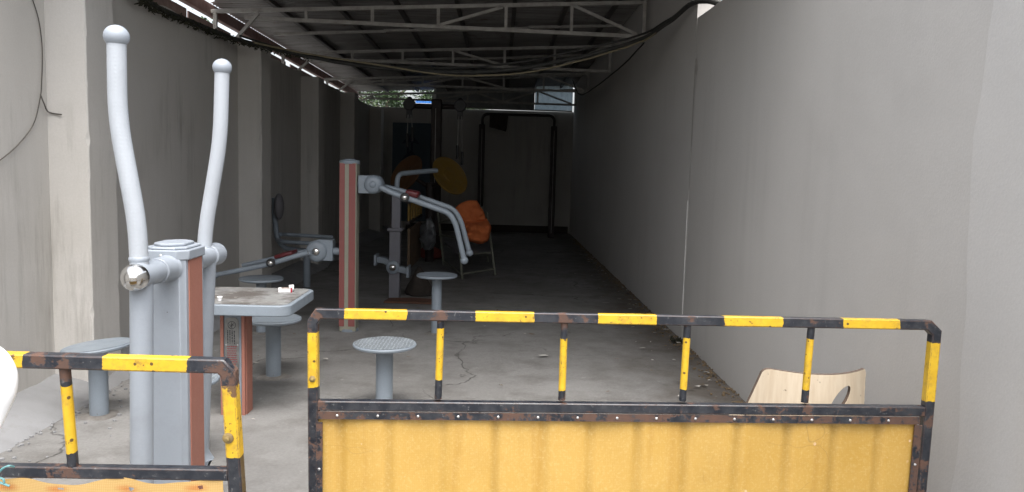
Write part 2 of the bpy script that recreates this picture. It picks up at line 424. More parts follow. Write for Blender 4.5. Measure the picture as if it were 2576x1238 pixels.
        if parent is not None: o.parent = parent
        else: o.location = O
        if bevel:
            b = o.modifiers.new('bevel', 'BEVEL'); b.width = bevel; b.segments = segs; b.limit_method = 'ANGLE'; b.angle_limit = R(40); b.harden_normals = False
        if kind: o['kind'] = kind
        if label: o['label'] = label
        return o

def thing(name, loc, label, cat, group=None):
    o = bpy.data.objects.new(name, None); C.objects.link(o); o.location = loc; o['_o'] = tuple(loc); o.empty_display_size = .1
    o['label'] = label; o['category'] = cat
    if group: o['group'] = group
    return o
def tag(o, label, cat, group=None):
    o['label'] = label; o['category'] = cat
    if group: o['group'] = group
    return o
def dup(root, loc, label):
    def cp(o, par):
        c = o.copy(); C.objects.link(c); c.parent = par
        for ch in [x for x in bpy.data.objects if x.parent == o]: cp(ch, c)
        return c
    r = cp(root, None); r.location = loc; r['label'] = label; return r
def curve(pts, n=8):                                   # Catmull-Rom through the points
    pts = [Vector(p) for p in pts]; out = []
    for i in range(len(pts)-1):
        p0 = pts[max(0, i-1)]; p1 = pts[i]; p2 = pts[i+1]; p3 = pts[min(len(pts)-1, i+2)]
        for k in range(n):
            t = k/n
            out.append(.5*((2*p1)+(-p0+p2)*t+(2*p0-5*p1+4*p2-p3)*t*t+(-p0+3*p1-3*p2+p3)*t**3))
    out.append(pts[-1]); return out
def fillet(pts, r, n=7):                               # straight runs joined by arcs
    pts = [Vector(p) for p in pts]; out = [pts[0]]
    for i in range(1, len(pts)-1):
        a = (pts[i-1]-pts[i]); b = (pts[i+1]-pts[i]); rr = min(r, a.length*.45, b.length*.45)
        A = pts[i]+a.normalized()*rr; B = pts[i]+b.normalized()*rr
        for k in range(n+1):
            t = k/n; out.append(A*(1-t)**2+pts[i]*2*t*(1-t)+B*t*t)
    out.append(pts[-1]); return out

# ---------------------------------------------------------------- ground
XR, XL, XP = 1.67, -2.84, -2.59           # right wall, left wall, pilaster face
YB = 18.5
mb = MB()
xs = [-400, -60, -12] + [-6+i*.25 for i in range(49)] + [12, 60, 400]
ys = [-400, -60, -8] + [i*.25-2 for i in range(100)] + [40, 100, 400]
vs = []
for y in ys:
    for x in xs:
        z = noise.noise(Vector((x*.8, y*.8, 0)))*.012 if -3 < x < 2 and -1 < y < 19 else 0
        vs.append((x, y, z-.004))
nx = len(xs)
mb._add(vs, [(j*nx+i, j*nx+i+1, (j+1)*nx+i+1, (j+1)*nx+i) for j in range(len(ys)-1) for i in range(nx-1)])
mb.build('ground', M['floor'], kind='structure')

# sloping cement haunch along the foot of the left wall
mb = MB(); vs = []
N_ = 400
for i in range(N_+1):
    y = .8+i*(YB-.8)/N_; w = .34+.07*noise.noise(Vector((y*1.3, 0, 0)))+.03*noise.noise(Vector((y*6, 3, 0)))+.02*noise.noise(Vector((y*20, 3, 7)))
    h = .085+.02*noise.noise(Vector((y*2, 9, 0)))+.012*noise.noise(Vector((y*9, 4, 0)))
    vs += [(XL-.02, y, h+.02), (XL+w*.5, y, h*.75), (XL+w*.9, y, h*.3), (XL+w+.03, y, -.02)]
mb._add(vs, [(i*4+j, i*4+j+1, i*4+j+5, i*4+j+4) for i in range(N_) for j in range(3)])
mb.build('kerb', M['kerb'], kind='structure')

# ---------------------------------------------------------------- walls
def wall_grid(mb, x, y0, y1, z0, z1, thick, side, ragged=0):
    # slab along Y, face at x; top edge slightly uneven
    n = int((y1-y0)/.12)+1; vs = []
    for i in range(n+1):
        y = y0+(y1-y0)*i/n
        t = z1+ragged*(noise.noise(Vector((y*3, x, 1)))+.5*noise.noise(Vector((y*11, x, 4))))
        f = x
        vs += [(f, y, z0), (f, y, t), (x+side*thick, y, t+ragged*.4), (x+side*thick, y, z0)]
    fs = [(i*4+j, i*4+(j+1) % 4, i*4+4+(j+1) % 4, i*4+4+j) for i in range(n) for j in range(4)]
    fs += [(0,1,2,3), (n*4+3, n*4+2, n*4+1, n*4)]
    mb._add(vs, fs)
lw = thing('boundary_wall', (XL, 8, 0), 'grey plastered left wall with square piers, low rough top under roof gap', 'wall')
mb = MB(); wall_grid(mb, XL, -1.2, YB, -.1, 2.76, .22, -1, .03); mb.build('wall_face', M['plaster_l'], lw, smooth=False)
PIERS = [1.35, 5.02, 8.62, 11.3, 14.05, 17.15]
for i, y in enumerate(PIERS):
    mb = MB(); top = 2.73+random.uniform(-.03, .05); vs = []; NZ = 110
    for k in range(NZ+1):
        z = -.1+(top+.1)*k/NZ
        def jt(a, b_=0): return .004*noise.noise(Vector((a*7+y, b_, z*2.2)))+.0012*noise.noise(Vector((a*3, y, z*15)))
        c1, c2 = .006+.012*max(0, noise.noise(Vector((y, 1, z*9)))-.15)*3, .006+.012*max(0, noise.noise(Vector((y, 8, z*9)))-.15)*3
        for (px_, py_) in ((XL-.04, y), (XP-c1, y), (XP, y+c1), (XP, y+.36-c2), (XP-c2, y+.36), (XL-.04, y+.36)):
            vs.append((px_+(jt(1) if px_ > XL else 0), py_+jt(2), z+(.012*noise.noise(Vector((px_*20, py_*20, 0))) if k == NZ else 0)))
    mb._add(vs, [(k*6+j, k*6+(j+1) % 6, k*6+6+(j+1) % 6, k*6+6+j) for k in range(NZ) for j in range(6)]+[tuple(NZ*6+j for j in range(6))])
    mb.build('pier', M['plaster_l'], lw, ang=30)

YJ = 6.95
nw = thing('boundary_wall', (XR, 3, 0), 'smooth pale grey plaster wall on the right, nearest the camera', 'wall')
mb = MB(); wall_grid(mb, XR, -1.2, YJ-.012, -.1, 2.83, .2, 1, .008); mb.build('wall_face', M['plaster_r'], nw, smooth=False)
# stretch of newer paler paint at the near end, a skin 3 mm proud with an uneven edge
mb = MB(); edge = []
for i in range(40):
    z = i*2.8/39; edge.append((2.78-.03*z+.03*noise.noise(Vector((0, 3, z*3)))+.012*noise.noise(Vector((0, 3, z*14)))+.10*noise.noise(Vector((7, 0, z*.9))), z))
n0 = len(edge); vs = []
for (y, z) in edge: vs += [(XR-.003, y, z), (XR-.003, -1.1, z)]
mb._add(vs, [(2*i, 2*i+1, 2*i+3, 2*i+2) for i in range(n0-1)])
M['plaster_r2'] = m_plaster('paler_patch_plaster', (.525, .513, .492), (.565, .552, .53), .12)
mb.v = [Vector((XR-.0015, v.y, v.z)) if v.y > 1 else v for v in mb.v]; mb.build('fresh_plaster', M['plaster_r2'], nw, label='paler newer coat of plaster with uneven edge')
fw = thing('boundary_wall', (XR, 12, 0), 'taller dim right wall beyond the vertical joint, under the roof', 'wall')
mb = MB(); wall_grid(mb, XR, YJ, YB, -.1, 3.72, .2, 1, .004); mb.build('wall_face', M['plaster_r'], fw, smooth=False)
mb = MB(); pts = [(XR-.003, YJ+.006, .12+i*.042) for i in range(28)]
mb.tube([(p[0]-.001, p[1]+.003*noise.noise(Vector((0,0,p[2]*4))), p[2]) for p in pts], .0048, 6); mb.build('joint_line', M['joint'], fw, label='thin pale mortar line')
mb = MB(); rr = random.Random(4)
for (y0_, z0_, ry_, rz_) in ((YJ-.05, 2.42, .05, .08), (YJ-.09, 2.38, .035, .05), (YJ-.025, 2.28, .022, .22), (YJ-.02, 1.95, .012, .3), (YJ-.02, 1.45, .012, .12)):
    pl_ = [(ry_*math.cos(a*.35)*rr.uniform(.7,1.1), rz_*math.sin(a*.35)*rr.uniform(.75,1.1)) for a in range(18)]
    mb._add([(XR-.0035-.0004*z0_, y0_+p[0]*.9, z0_+p[1]) for p in pl_], [tuple(range(18))])
M['stain'] = m_simple('dark_wall_stain', (.33, .31, .28), (.41, .395, .365), .9)
mb.build('damp_stain', M['stain'], fw)
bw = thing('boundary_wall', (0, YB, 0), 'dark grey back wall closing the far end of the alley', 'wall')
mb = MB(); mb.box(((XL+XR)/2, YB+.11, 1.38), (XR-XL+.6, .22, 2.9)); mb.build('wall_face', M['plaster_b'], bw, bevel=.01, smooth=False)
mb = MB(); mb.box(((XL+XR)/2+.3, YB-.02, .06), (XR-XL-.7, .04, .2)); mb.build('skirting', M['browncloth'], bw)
# pale sheet closing the gap over the back wall, at the right
bp = thing('cladding_sheet', (.2, YB-.03, 2.84), 'pale bluish sheet panel above the back wall under the roof', 'cladding')
mb = MB(); x0 = P(1097, 250, YB).x; x1 = P(1440, 250, YB).x
xm = P(1345, 250, YB).x
for xa_, xb_, mt in ((x0, xm-.004, 'shaded_panel'), (xm+.004, x1, 'lit_panel')):  # light falloff across the panel put into two materials, duller left, translucent right
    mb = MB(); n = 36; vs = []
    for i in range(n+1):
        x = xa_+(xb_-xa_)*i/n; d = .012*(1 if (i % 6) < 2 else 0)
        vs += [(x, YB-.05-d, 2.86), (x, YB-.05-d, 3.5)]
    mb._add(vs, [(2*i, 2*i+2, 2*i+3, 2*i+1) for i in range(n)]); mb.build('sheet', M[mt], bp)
mb = MB(); mb.bar((x0, YB-.08, 2.86), (x1, YB-.08, 2.84), .03, .03); mb.build('bottom_rail', M['steel'], bp)
mb = MB(); mb.box((x0-.02, YB-.06, 3.17), (.05, .05, .6)); mb.build('edge_post', M['whitem'], bp)

# ---------------------------------------------------------------- roof
rf = thing('shed_roof', (-.8, 12, 3.3), 'dark corrugated metal roof on light steel trusses over the alley', 'roof')
def roofz(x, y): return 3.255 + (x+3.4)*.052 - (y-9.2)*.013
mb = MB(); vs = []; step = .095; YR0 = 4.1; ny = int((YB+.15-YR0)/step)  # near stretch is out of view, extended towards the camera to shade the walls
XA, XB = -3.29, 1.69
for i in range(ny*4):
    y = YR0+i*step/4; d = (0, .022, .022, 0)[i % 4]
    for k in range(9):
        x = XA+(XB-XA)*k/8; x -= (.085 if y > 9.3 and k == 0 else 0); vs.append((x, y, roofz(x, y)+.035+d+.006*noise.noise(Vector((x, y, 0)))))
mb._add(vs, [(i*9+k, i*9+k+1, i*9+k+10, i*9+k+9) for i in range(ny*4-1) for k in range(8)])
mb.build('roof_sheet', M['roof'], rf, smooth=False)
for x in (-2.65, -1.95, -1.25, -.55, .12, .75, 1.35):
    mb = MB(); mb.bar((x, 4.13, roofz(x, 4.13)+.005), (x, YB, roofz(x, YB)+.005), .05, .045); mb.build('purlin', M['steeldk'], rf)
for y in (7.6, 10.9, 13.5, 16.2):
    for a, b, dz in ((-3.1, -1.6, 0), (-1.62, -.6, .012), (-.62, .35, -.006), (.33, 1.6, .01)):
        mb = MB(); mb.bar((a, y, roofz(a, y)-.035+dz), (b, y, roofz(b, y)-.035+dz*.3), .04, .035); mb.build('cross_bar', M['steel'], rf)
mb = MB(); mb.bar((-3.36, YR0, 3.26), (-3.36, YB+.1, 3.08), .07, .13); mb.build('eaves_beam', M['fascia'], rf, bevel=.004)
rr = random.Random(21); y = 5.0
while y < YB:
    L_ = rr.uniform(.7, 1.5); zc0 = 3.075-(y-5)*.0125
    mb = MB(); mb.bar((-3.40, y, zc0), (-3.40, min(YB, y+L_), zc0-L_*.0125), .015, .15+rr.uniform(-.03, .02)); mb.build('eaves_board', M['eboard'], rf)
    y += L_+rr.choice((.05, .05, .12, .28))

TR = [(9.2, 3.04, 3.42), (12.0, 2.98, 3.35), (15.0, 2.965, 3.30), (17.3, 2.90, 3.22)]
for ti, (y, zb, zt) in enumerate(TR):
    zl = zt-.24                                             # left end of top chord
    def top(x): return zl+(zt-zl)*(x+3.3)/4.9
    def bot(x): return (zl-.06)+(zb-(zl-.06))*(x+2.9)/4.5
    s = .042
    mb = MB()
    mb.bar((-3.33, y, top(-3.33)), (1.62, y, top(1.62)), s, s)
    mb.bar((-2.95, y+.012, bot(-2.95)), (1.62, y+.012, bot(1.62)), s, s)
    mb.bar((1.6, y-.003, bot(1.6)+.02), (1.6, y-.003, top(1.6)-.02), s, s)
    t = mb.build('truss', M['steel'], rf, bevel=.002, segs=1)
    xsn = [-2.25, -1.5, -.75, 0.02, .77]
    for x in xsn:
        m2 = MB(); m2.bar((x, y-.004, bot(x)+.018), (x, y-.004, top(x)-.018), .034, .034); m2.build('strut', M['steel'], t)
    dg = {0: [(-.73, 'b', -.02, 't'), (.79, 't', 1.52, 'b')], 1: [(-.72, 't', .0, 'b'), (.8, 'b', 1.5, 't')],
          2: [(-.7, 't', .0, 'b'), (.8, 't', 1.52, 'b'), (-1.5, 'b', -.77, 't')], 3: [(-1.45, 'b', -.6, 't'), (-.55, 't', .0, 'b'), (.05, 'b', .72, 't'), (.8, 't', 1.5, 'b')]}[ti]
    for a, ka, b, kb in dg:
        za = bot(a)+.02 if ka == 'b' else top(a)-.02; zz = bot(b)+.02 if kb == 'b' else top(b)-.02
        m2 = MB(); m2.bar((a, y-.006, za), (b, y-.006, zz), .03, .034); m2.build('brace', M['steel'], t)
    m2 = MB(); m2.bar((-3.28, y, top(-3.28)-.02), (-3.28, y, 2.9), .04, .04); m2.build('strut', M['steel'], t)
    m2 = MB(); m2.bar((-2.78, y-.03, top(-2.8)-.03), (-3.05, y-.03, 2.86), .035, .035); m2.build('brace', M['steel'], t)
# white fluted gutter end where the wall steps down
gt = thing('roof_flashing', (XR+.1, 6.9, 3.1), 'white fluted metal flashing at the wall step, top right', 'flashing')
mb = MB(); vs = []
for i in range(25):
    a = i/24; vs += [(XR-.06+a*.02, 6.93-.0*a, 3.0+a*.35+.008*math.sin(i*1.6)), (XR+.75, 6.93+.012*math.sin(i*1.6), 3.0+a*.35+.02*math.sin(i*1.6))]
mb._add(vs, [(2*i, 2*i+1, 2*i+3, 2*i+2) for i in range(24)]); ob = mb.build('flashing_sheet', M['whitem'], gt)
sm = ob.modifiers.new('thickness', 'SOLIDIFY'); sm.thickness = .004

# ---------------------------------------------------------------- cables
def cable(name, pts, r, mat, label, cat='cable', group=None, n=10, seg=8, hairs=0):
    pp = curve(pts, n); mb = MB()
    pp = [p+Vector((0, .01*noise.noise(p*3), .006*noise.noise(p*5+Vector((3,0,0))))) for p in pp]
    mb.tube(pp, r, seg)
    return tag(mb.build(name, mat, origin=pts[0]), label, cat, group)
run = [P(335, -25, 5.9), P(395, 18, 6.5), P(500, 62, 7.4), P(600, 100, 8.2), P(720, 130, 8.5), P(900, 164, 8.6), P(1100, 180, 8.6), P(1280, 176, 8.5), P(1450, 145, 8.3), P(1600, 104, 8.0), P(1680, 58, 7.5), P(1735, 12, 7.0), P(1780, 2, 6.7), P(1850, 25, 6.3)]
cable('cable_bundle', run, .022, M['cable'], 'thick black cable bundle sagging across the alley under the trusses')
run2 = [p+Vector((0, .03, .045-.03*math.sin(i))) for i, p in enumerate(run[3:12])]
cable('cable', run2, .011, M['cable'], 'thin black cable looped just above the thick sagging bundle')
run3 = [P(600, 100, 8.3), P(760, 133, 8.45), P(930, 160, 8.5), P(1100, 186, 8.5), P(1200, 190, 8.5), P(1330, 182, 8.4), P(1470, 150, 8.25), P(1600, 110, 7.95), P(1650, 85, 7.7)]
cable('cable', run3, .009, M['cabley'], 'yellowish cable running along the black bundle below the trusses')
mb = MB(); rr = random.Random(3)                       # grime and creeper clinging to the left stretch
seg_ = curve(run[:6], 30)
for p in seg_[10:130]:
    for k in range(9):
        q = p+Vector((rr.uniform(-.03,.03), rr.uniform(-.03,.03), rr.uniform(-.045,.02)))
        e = q+Vector((rr.uniform(-.035,.035), rr.uniform(-.03,.03), -rr.uniform(.0,.022)))
        w = Vector((rr.uniform(-1,1), 0, rr.uniform(-1,1)))*.011
        mb._add([q-w, q+w, e+w*.4, e-w*.4], [(0,1,2,3)])
tag(mb.build('dead_creeper', M['moss'], origin=run[1]), 'dark dead creeper clinging to the cable bundle at upper left', 'creeper')['kind'] = 'stuff'
cable('wire', [P(1440, 200, 14.5), P(1455, 235, 14), P(1478, 232, 13), P(1560, 170, 10.6), P(1620, 108, 9.0)], .009, M['cable'], 'dark wire stapled along the right wall below the roof')
def lwp(px, py):                                       # a point on the face of the left wall
    r = ray(px, py); return EYE+r*((XL+.012)/r.x)
def pfp(px, py): return P(px, py, 5.005)
cable('wire', [lwp(78, -12), lwp(98, 50), lwp(106, 120), lwp(104, 200), lwp(101, 245), lwp(84, 315), lwp(40, 370), lwp(-8, 410)], .0035, M['wire'], 'long thin wire hanging in a curve on the left wall', n=8, seg=5)
cable('wire', [lwp(101, 238), lwp(107, 262)+Vector((.02,-.02,0)), pfp(122, 282), pfp(155, 289)], .0045, M['wire'], 'short curled wire end hanging over the first pier', n=8, seg=5)

# ---------------------------------------------------------------- gates
SQ = .0155
sqp = [(-SQ, -SQ+.003), (-SQ+.003, -SQ), (SQ-.003, -SQ), (SQ, -SQ+.003), (SQ, SQ-.003), (SQ-.003, SQ), (-SQ+.003, SQ), (-SQ, SQ-.003)]
def striped(name, parent, path, bands, prof, welds=(), seglen=.008, up=(0,0,1)):
    """path swept with the profile; bands = yellow [a,b] lengths along the path; uv = (signed distance to band edge, weld closeness)"""
    path = [Vector(p) for p in path]; pts = []; s = 0; uv = []
    def f(d):
        best = -.2
        for a, b in bands: best = max(best, min(d-a, b-d))
        return max(-.2, min(.2, best))
    def w(d):
        return max([0]+[max(0, 1-abs(d-q)/.035) for q in welds])
    for i in range(len(path)-1):
        L = (path[i+1]-path[i]).length; n = max(1, int(L/seglen))
        for k in range(n):
            t = k/n; pts.append(path[i].lerp(path[i+1], t)); uv.append((f(s+L*t), w(s+L*t)))
        s += L
    pts.append(path[-1]); uv.append((f(s), w(s)))
    mb = MB(); mb.sweep(pts, prof, up=up, uv=uv)
    return mb.build(name, M['gate'], parent)
def circ(r, n=14): return [(r*math.cos(2*math.pi*i/n), r*math.sin(2*math.pi*i/n)) for i in range(n)]

# main gate --------------------------------------------------------
YG = 2.40
def gp(px, py, y=None):                                # on the gate's own upright plane, a touch further away at the right
    r = ray(px, py); a = .028
    t = (YG+.0)/(r.y-a*r.x-0.0) if False else None
    # plane: Y = YG + a*(X+.55)
    k = (YG+a*.55)/(r.y-a*r.x); return EYE+r*k
g = thing('gate', gp(1560, 1238), 'wide black and yellow striped steel gate with yellow corrugated infill sheet', 'gate')
g['_o'] = tuple(g.location)
tl0, tl1, tr1, tr0 = gp(788, 808), gp(802, 788), gp(2333, 817), gp(2351, 836)
a1 = gp(788, 1009)
def toward(a, b, d): return a+(b-a).normalized()*d
tl00, tr00 = toward(tl0, gp(791, 1250), .03), toward(tr0, gp(2312, 1250), .03)
toppath = [tl00, tl0, tl1, tr1, tr0, tr00]
L0 = .03+(tl1-tl0).length
xL, xR_ = tl1.x, tr1.x
def s_at(px):                                          # length along the top rail at an image column
    q = gp(px, 800); return L0+(q.x-tl1.x)/(tr1.x-tl1.x)*(tr1-tl1).length
bands = [(s_at(a), s_at(b)) for a, b in ((868,1024),(1196,1343),(1503,1649),(1819,1966),(2117,2260))]
wel = [s_at(x) for x in (1108, 1419, 1730, 2040)]+[0, L0, L0+(tr1-tl1).length]
striped('top_rail', g, toppath, bands, sqp, wel)
def down(p, q, L): return p+(q-p).normalized()*L
lp2, rp2 = gp(791, 1250), gp(2312, 1250)
zb_g = .06
def ext(a, b, z): return a+(b-a)*((z-a.z)/(b.z-a.z))
lb, rb = ext(tl0, lp2, zb_g), ext(tr0, rp2, zb_g)
striped('side_post', g, [tl00, lb], [(.001, (gp(788,948)-tl0).length)], sqp, [0, (gp(788,1020)-tl0).length, .35])
striped('side_post', g, [tr00, rb], [((gp(2345,860)-tr0).length-.03, (gp(2338,985)-tr0).length)], sqp, [0, (gp(2325,1040)-tr0).length, .4])
ml, mr = gp(802, 1018), gp(2320, 1033)
sL = (mr-ml).length
def msx(px): return (gp(px, 1020).x-ml.x)/(mr.x-ml.x)*sL
striped('middle_rail', g, [ml, mr], [], sqp, [0, sL]+[msx(x) for x in (1102, 1413, 1716, 2025)])
for (xt, yt, xb, yb, ya, yb2) in ((1109,805,1102,1003,825,955),(1420,806,1413,1006,850,982),(1730,815,1717,1008,850,978),(2041,822,2024,1012,852,980)):
    A, B = gp(xt, yt), gp(xb, yb); L = (B-A).length
    f0, f1 = (ya-yt)/(yb-yt)*L, (yb2-yt)/(yb-yt)*L
    striped('baluster', g, [A, B], [(f0, f1)], circ(.0115), [0, L])
# bottom rail and the riveted angle strips
bl, br = Vector((lb.x+SQ, lb.y, .10)), Vector((rb.x-SQ, rb.y, .10))
striped('bottom_rail', g, [bl, br], [], sqp, [0, sL])
fy = Vector((0, -.0185, 0))
def strip(a, b, w, name='retaining_strip', rv=.125, r0=.06):
    a, b = Vector(a), Vector(b); n = max(2, int((b-a).length/.01))
    pts = [a.lerp(b, i/n) for i in range(n+1)]
    mb = MB(); mb.sweep(pts, [(-.002, -w/2), (.002, -w/2), (.002, w/2), (-.002, w/2)] if abs((b-a).x) > abs((b-a).z) else [(-w/2, -.002), (w/2, -.002), (w/2, .002), (-w/2, .002)],
                        uv=[(-.2, .95+.9*noise.noise(p*5)) for p in pts], up=(0,0,1) if abs((b-a).x) > abs((b-a).z) else (0,1,0))
    o = mb.build(name, M['gate'], g)
    d = (b-a).normalized(); L = (b-a).length; s = r0
    while s < L-.01:
        m2 = MB(); m2.ball(a+d*s+Vector((0, -.003, 0)), .0045, 10, .6, (0,1,0)); m2.build('rivet', M['zinc'], o); s += rv
    return o
strip(gp(802, 1041)+fy*.75, gp(2308, 1055)+fy*.75, .024)
strip(gp(806, 1058)+fy*.8, ext(gp(806,1058), gp(806,1238), .12)+fy*.8, .020, rv=.16, r0=.15)
strip(gp(2304, 1066)+fy*.8, ext(gp(2304,1066), gp(2288,1238), .12)+fy*.8, .024, rv=.2, r0=.13)
# corrugated fibreglass infill
mb = MB(); A = gp(800, 1043); B = gp(2306, 1056); bz = .10
nxp, nzp = 420, 26; vs = []; uvg = []
for j in range(nzp+1):
    for i in range(nxp+1):
        t = i/nxp; x = A.x+(B.x-A.x)*t; y = A.y+(B.y-A.y)*t-.004
        ztop = A.z+(B.z-A.z)*t; z = ztop+(bz-ztop)*j/nzp
        xw = x-A.x+.012*math.sin((x-A.x)*7.3); ph = (xw/.156) % 1; amp = .75+.5*noise.noise(Vector((math.floor(xw/.156)*3.7, 1, z*.8)))
        rib = max(0, 1-abs(ph-.5+.02*math.sin(x*9))/.17); rib = rib*rib*(3-2*rib)*amp
        ph2 = ((x-A.x+.035)/.079) % 1
        d = .009*rib + .0035*math.sin(x*23+2*noise.noise(Vector((x*2, 0, z*1.5)))) + .006*noise.noise(Vector((x*3, 0, z*2)))
        vs.append((x, y+d, z)); uvg.append((rib, 1-min(1, (ztop-z)/.18)))
mb._add(vs, [(j*(nxp+1)+i, j*(nxp+1)+i+1, (j+1)*(nxp+1)+i+1, (j+1)*(nxp+1)+i) for j in range(nzp) for i in range(nxp)], uvg)
mb.build('infill_sheet', M['fibre'], g, ang=80)
mb = MB(); c = gp(789, 950)+Vector((0, -.0175, 0)); mb.lathe(c, [(.011,-.003),(.011,0),(.008,.002)], 6, (0,-1,0)); mb.lathe(c, [(.005,0),(.005,.007),(.0,.009)], 10, (0,-1,0)); mb.build('bolt', M['bolt'], g)

# left gate leaf, nearer, leaning slightly forward -----------------------
YG2 = 1.80
def hp(px, py):                                        # plane leaning forward: Y = YG2 + b*(z-1.05)
    r = ray(px, py); b = -.085
    k = (YG2+b*(CAMH-1.05))/(r.y-b*r.z); return EYE+r*k
g2 = thing('gate', hp(300, 1238), 'narrow rusty striped steel gate with holed yellow sheet, at left', 'gate')
g2['_o'] = tuple(g2.location)
ql, qa, qb = hp(-420, 892), hp(560, 919), hp(578, 938)
qc = qb+(hp(594, 1190)-qb).normalized()*.025
La = (qa-ql).length
def s2(px): return (hp(px, 910).x-ql.x)/(qa.x-ql.x)*La
hk = .0165
sq2 = [(a*hk/SQ, b*hk/SQ) for a, b in sqp]
striped('top_rail', g2, [ql, qa, qb, qc], [(s2(-150), s2(68)), (s2(265), s2(477))], sq2, [s2(165), La, La+.02, s2(100)])
p2 = ext(qb, hp(594, 1190), .05)
pl = (hp(584,1145)-qb).length
striped('side_post', g2, [qc, p2], [(.002, pl-.025)], sq2, [0, pl+.03, pl+.09, .15])
m0, m1 = hp(-420, 1176), hp(576, 1191)
s3 = (m1-m0).length
striped('middle_rail', g2, [m0, m1], [], [(a*.85, b*.85) for a, b in sq2], [s3, (hp(182,1180)-m0).length, s3*.55])
A, B = hp(163, 922), hp(185, 1182); L = (B-A).length
striped('baluster', g2, [A, B], [(L*.17, L*.82)], circ(.0125), [0, L])
A, B = hp(-230, 912), hp(-200, 1175); L = (B-A).length
striped('baluster', g2, [A, B], [(L*.17, L*.82)], circ(.0125), [0, L])
striped('side_post', g2, [ql, ext(ql, hp(-400, 1180), .05)], [(.05, .2)], sq2, [0, .25])
striped('bottom_rail', g2, [Vector((m0.x, ext(qb, hp(594,1190), .08).y, .08)), ext(qb, hp(594,1190), .08)], [], [(a*.85, b*.85) for a, b in sq2], [0])
mb = MB(); cb = hp(580, 1096)+Vector((0,-.019,0)); mb.lathe(cb, [(.013,-.004),(.013,0),(.009,.002)], 16, (0,-1,0)); mb.lathe(cb, [(.006,0),(.006,.006),(.0,.008)], 10, (0,-1,0)); mb.build('bolt', M['bolt'], g2)
# woven sheet tied below the middle rail, holes with rust stains
TX0, TX1 = hp(-420, 1210).x, hp(566, 1210).x; tz = hp(300, 1202).z; ty = hp(300, 1206).y-.021
holes = [hp(169, 1215), hp(338, 1220), hp(509, 1218)]
nx_, nz_ = 900, 34; vs = []; fs = []; rows = []
for j in range(nz_+1):
    for i in range(nx_+1):
        x = TX0+(TX1-TX0)*i/nx_
        zt = hp(300+(x-hp(300,1206).x)*1080, 1202).z
        zt += .006*math.sin(x*27)+.005*noise.noise(Vector((x*14, 0, 5)))
        u = (j/nz_); z = zt - (.0045*j if j < 12 else .054+(j-12)/(nz_-12)*(zt-.054-.12))
        y = ty+.007*math.sin(x*27+1)+.004*noise.noise(Vector((x*9, 0, z*6)))-(.1*(zt-z)*.0)
        vs.append((x, y+(zt-z)*.085, z))
def inh(i, j):
    p = Vector(vs[j*(nx_+1)+i]); return any((p.x-h.x)**2+(1.6*(p.z-h.z))**2 < .0065**2 for h in holes)
for j in range(nz_):
    for i in range(nx_):
        if not inh(i, j): fs.append((j*(nx_+1)+i, j*(nx_+1)+i+1, (j+1)*(nx_+1)+i+1, (j+1)*(nx_+1)+i))
# rust halo material needs the hole positions in the sheet's own space
n = N('woven_sheet_rust')
c = n.mix(n.ramp(n.noise(2.4, 5, .65), .3, .7), (.54, .355, .14), (.47, .29, .09))
O2 = Vector(g2['_o'])
for h in holes + [hp(40, 1216), hp(1, 1216)]:
    hx, hz = h.x-O2.x-.01, h.z-O2.z-.004
    m_ = n.map((1, 0, 2.6), (-hx, 0, -hz*2.6))
    vl = n.t.nodes.new('ShaderNodeVectorMath'); vl.operation = 'LENGTH'; n.link(m_, vl.inputs[0])
    dd = n.math('ADD', vl.outputs['Value'], n.math('MULTIPLY', n.math('SUBTRACT', n.noise(45, 4, .7), .5), .022))
    c = n.mix(n.ramp(dd, .033, .008, 0, .75), c, (.42, .13, .025))
w = n.t.nodes.new('ShaderNodeTexWave'); w.inputs['Scale'].default_value = 75; w.bands_direction = 'X'; n.link(n.co, w.inputs['Vector'])
w2 = n.t.nodes.new('ShaderNodeTexWave'); w2.inputs['Scale'].default_value = 75; w2.bands_direction = 'Z'; n.link(n.co, w2.inputs['Vector'])
gg = n.math('MULTIPLY', w.outputs['Fac'], w2.outputs['Fac'])
c = n.mix(n.ramp(gg, .2, .9, 0, .22), c, (.95, .78, .42))
M['tarp2'] = n.fin(c, .5, 0, n.bump(gg, .3, .001), .4)
mb = MB(); mb._add(vs, fs); ob = mb.build('infill_sheet', M['tarp2'], g2, ang=80)
# twine knotted on the left gate
def fp(px, py, d=.034): return P(px, py, hp(px, py).y-d)
tw = [fp(-10, 1206), fp(-2, 1190), fp(10, 1177), fp(24, 1171), fp(36, 1174, .02)]
o_ = cable('twine', tw, .0026, M['string'], 'cyan plastic twine knotted round the left gate rail', 'twine', n=8, seg=6)
mb = MB()
for pts in ([fp(-8, 1200), fp(8, 1206), fp(9, 1216), fp(-6, 1214)], [fp(-4, 1212), fp(8, 1217), fp(24, 1223)]):
    mb.tube(curve(pts, 6), .0026, 6)
k_ = MB(); k_.v, k_.f, k_.mi, k_.uvs = mb.v, mb.f, mb.mi, mb.uvs
k_.build('knot', M['string'], o_)

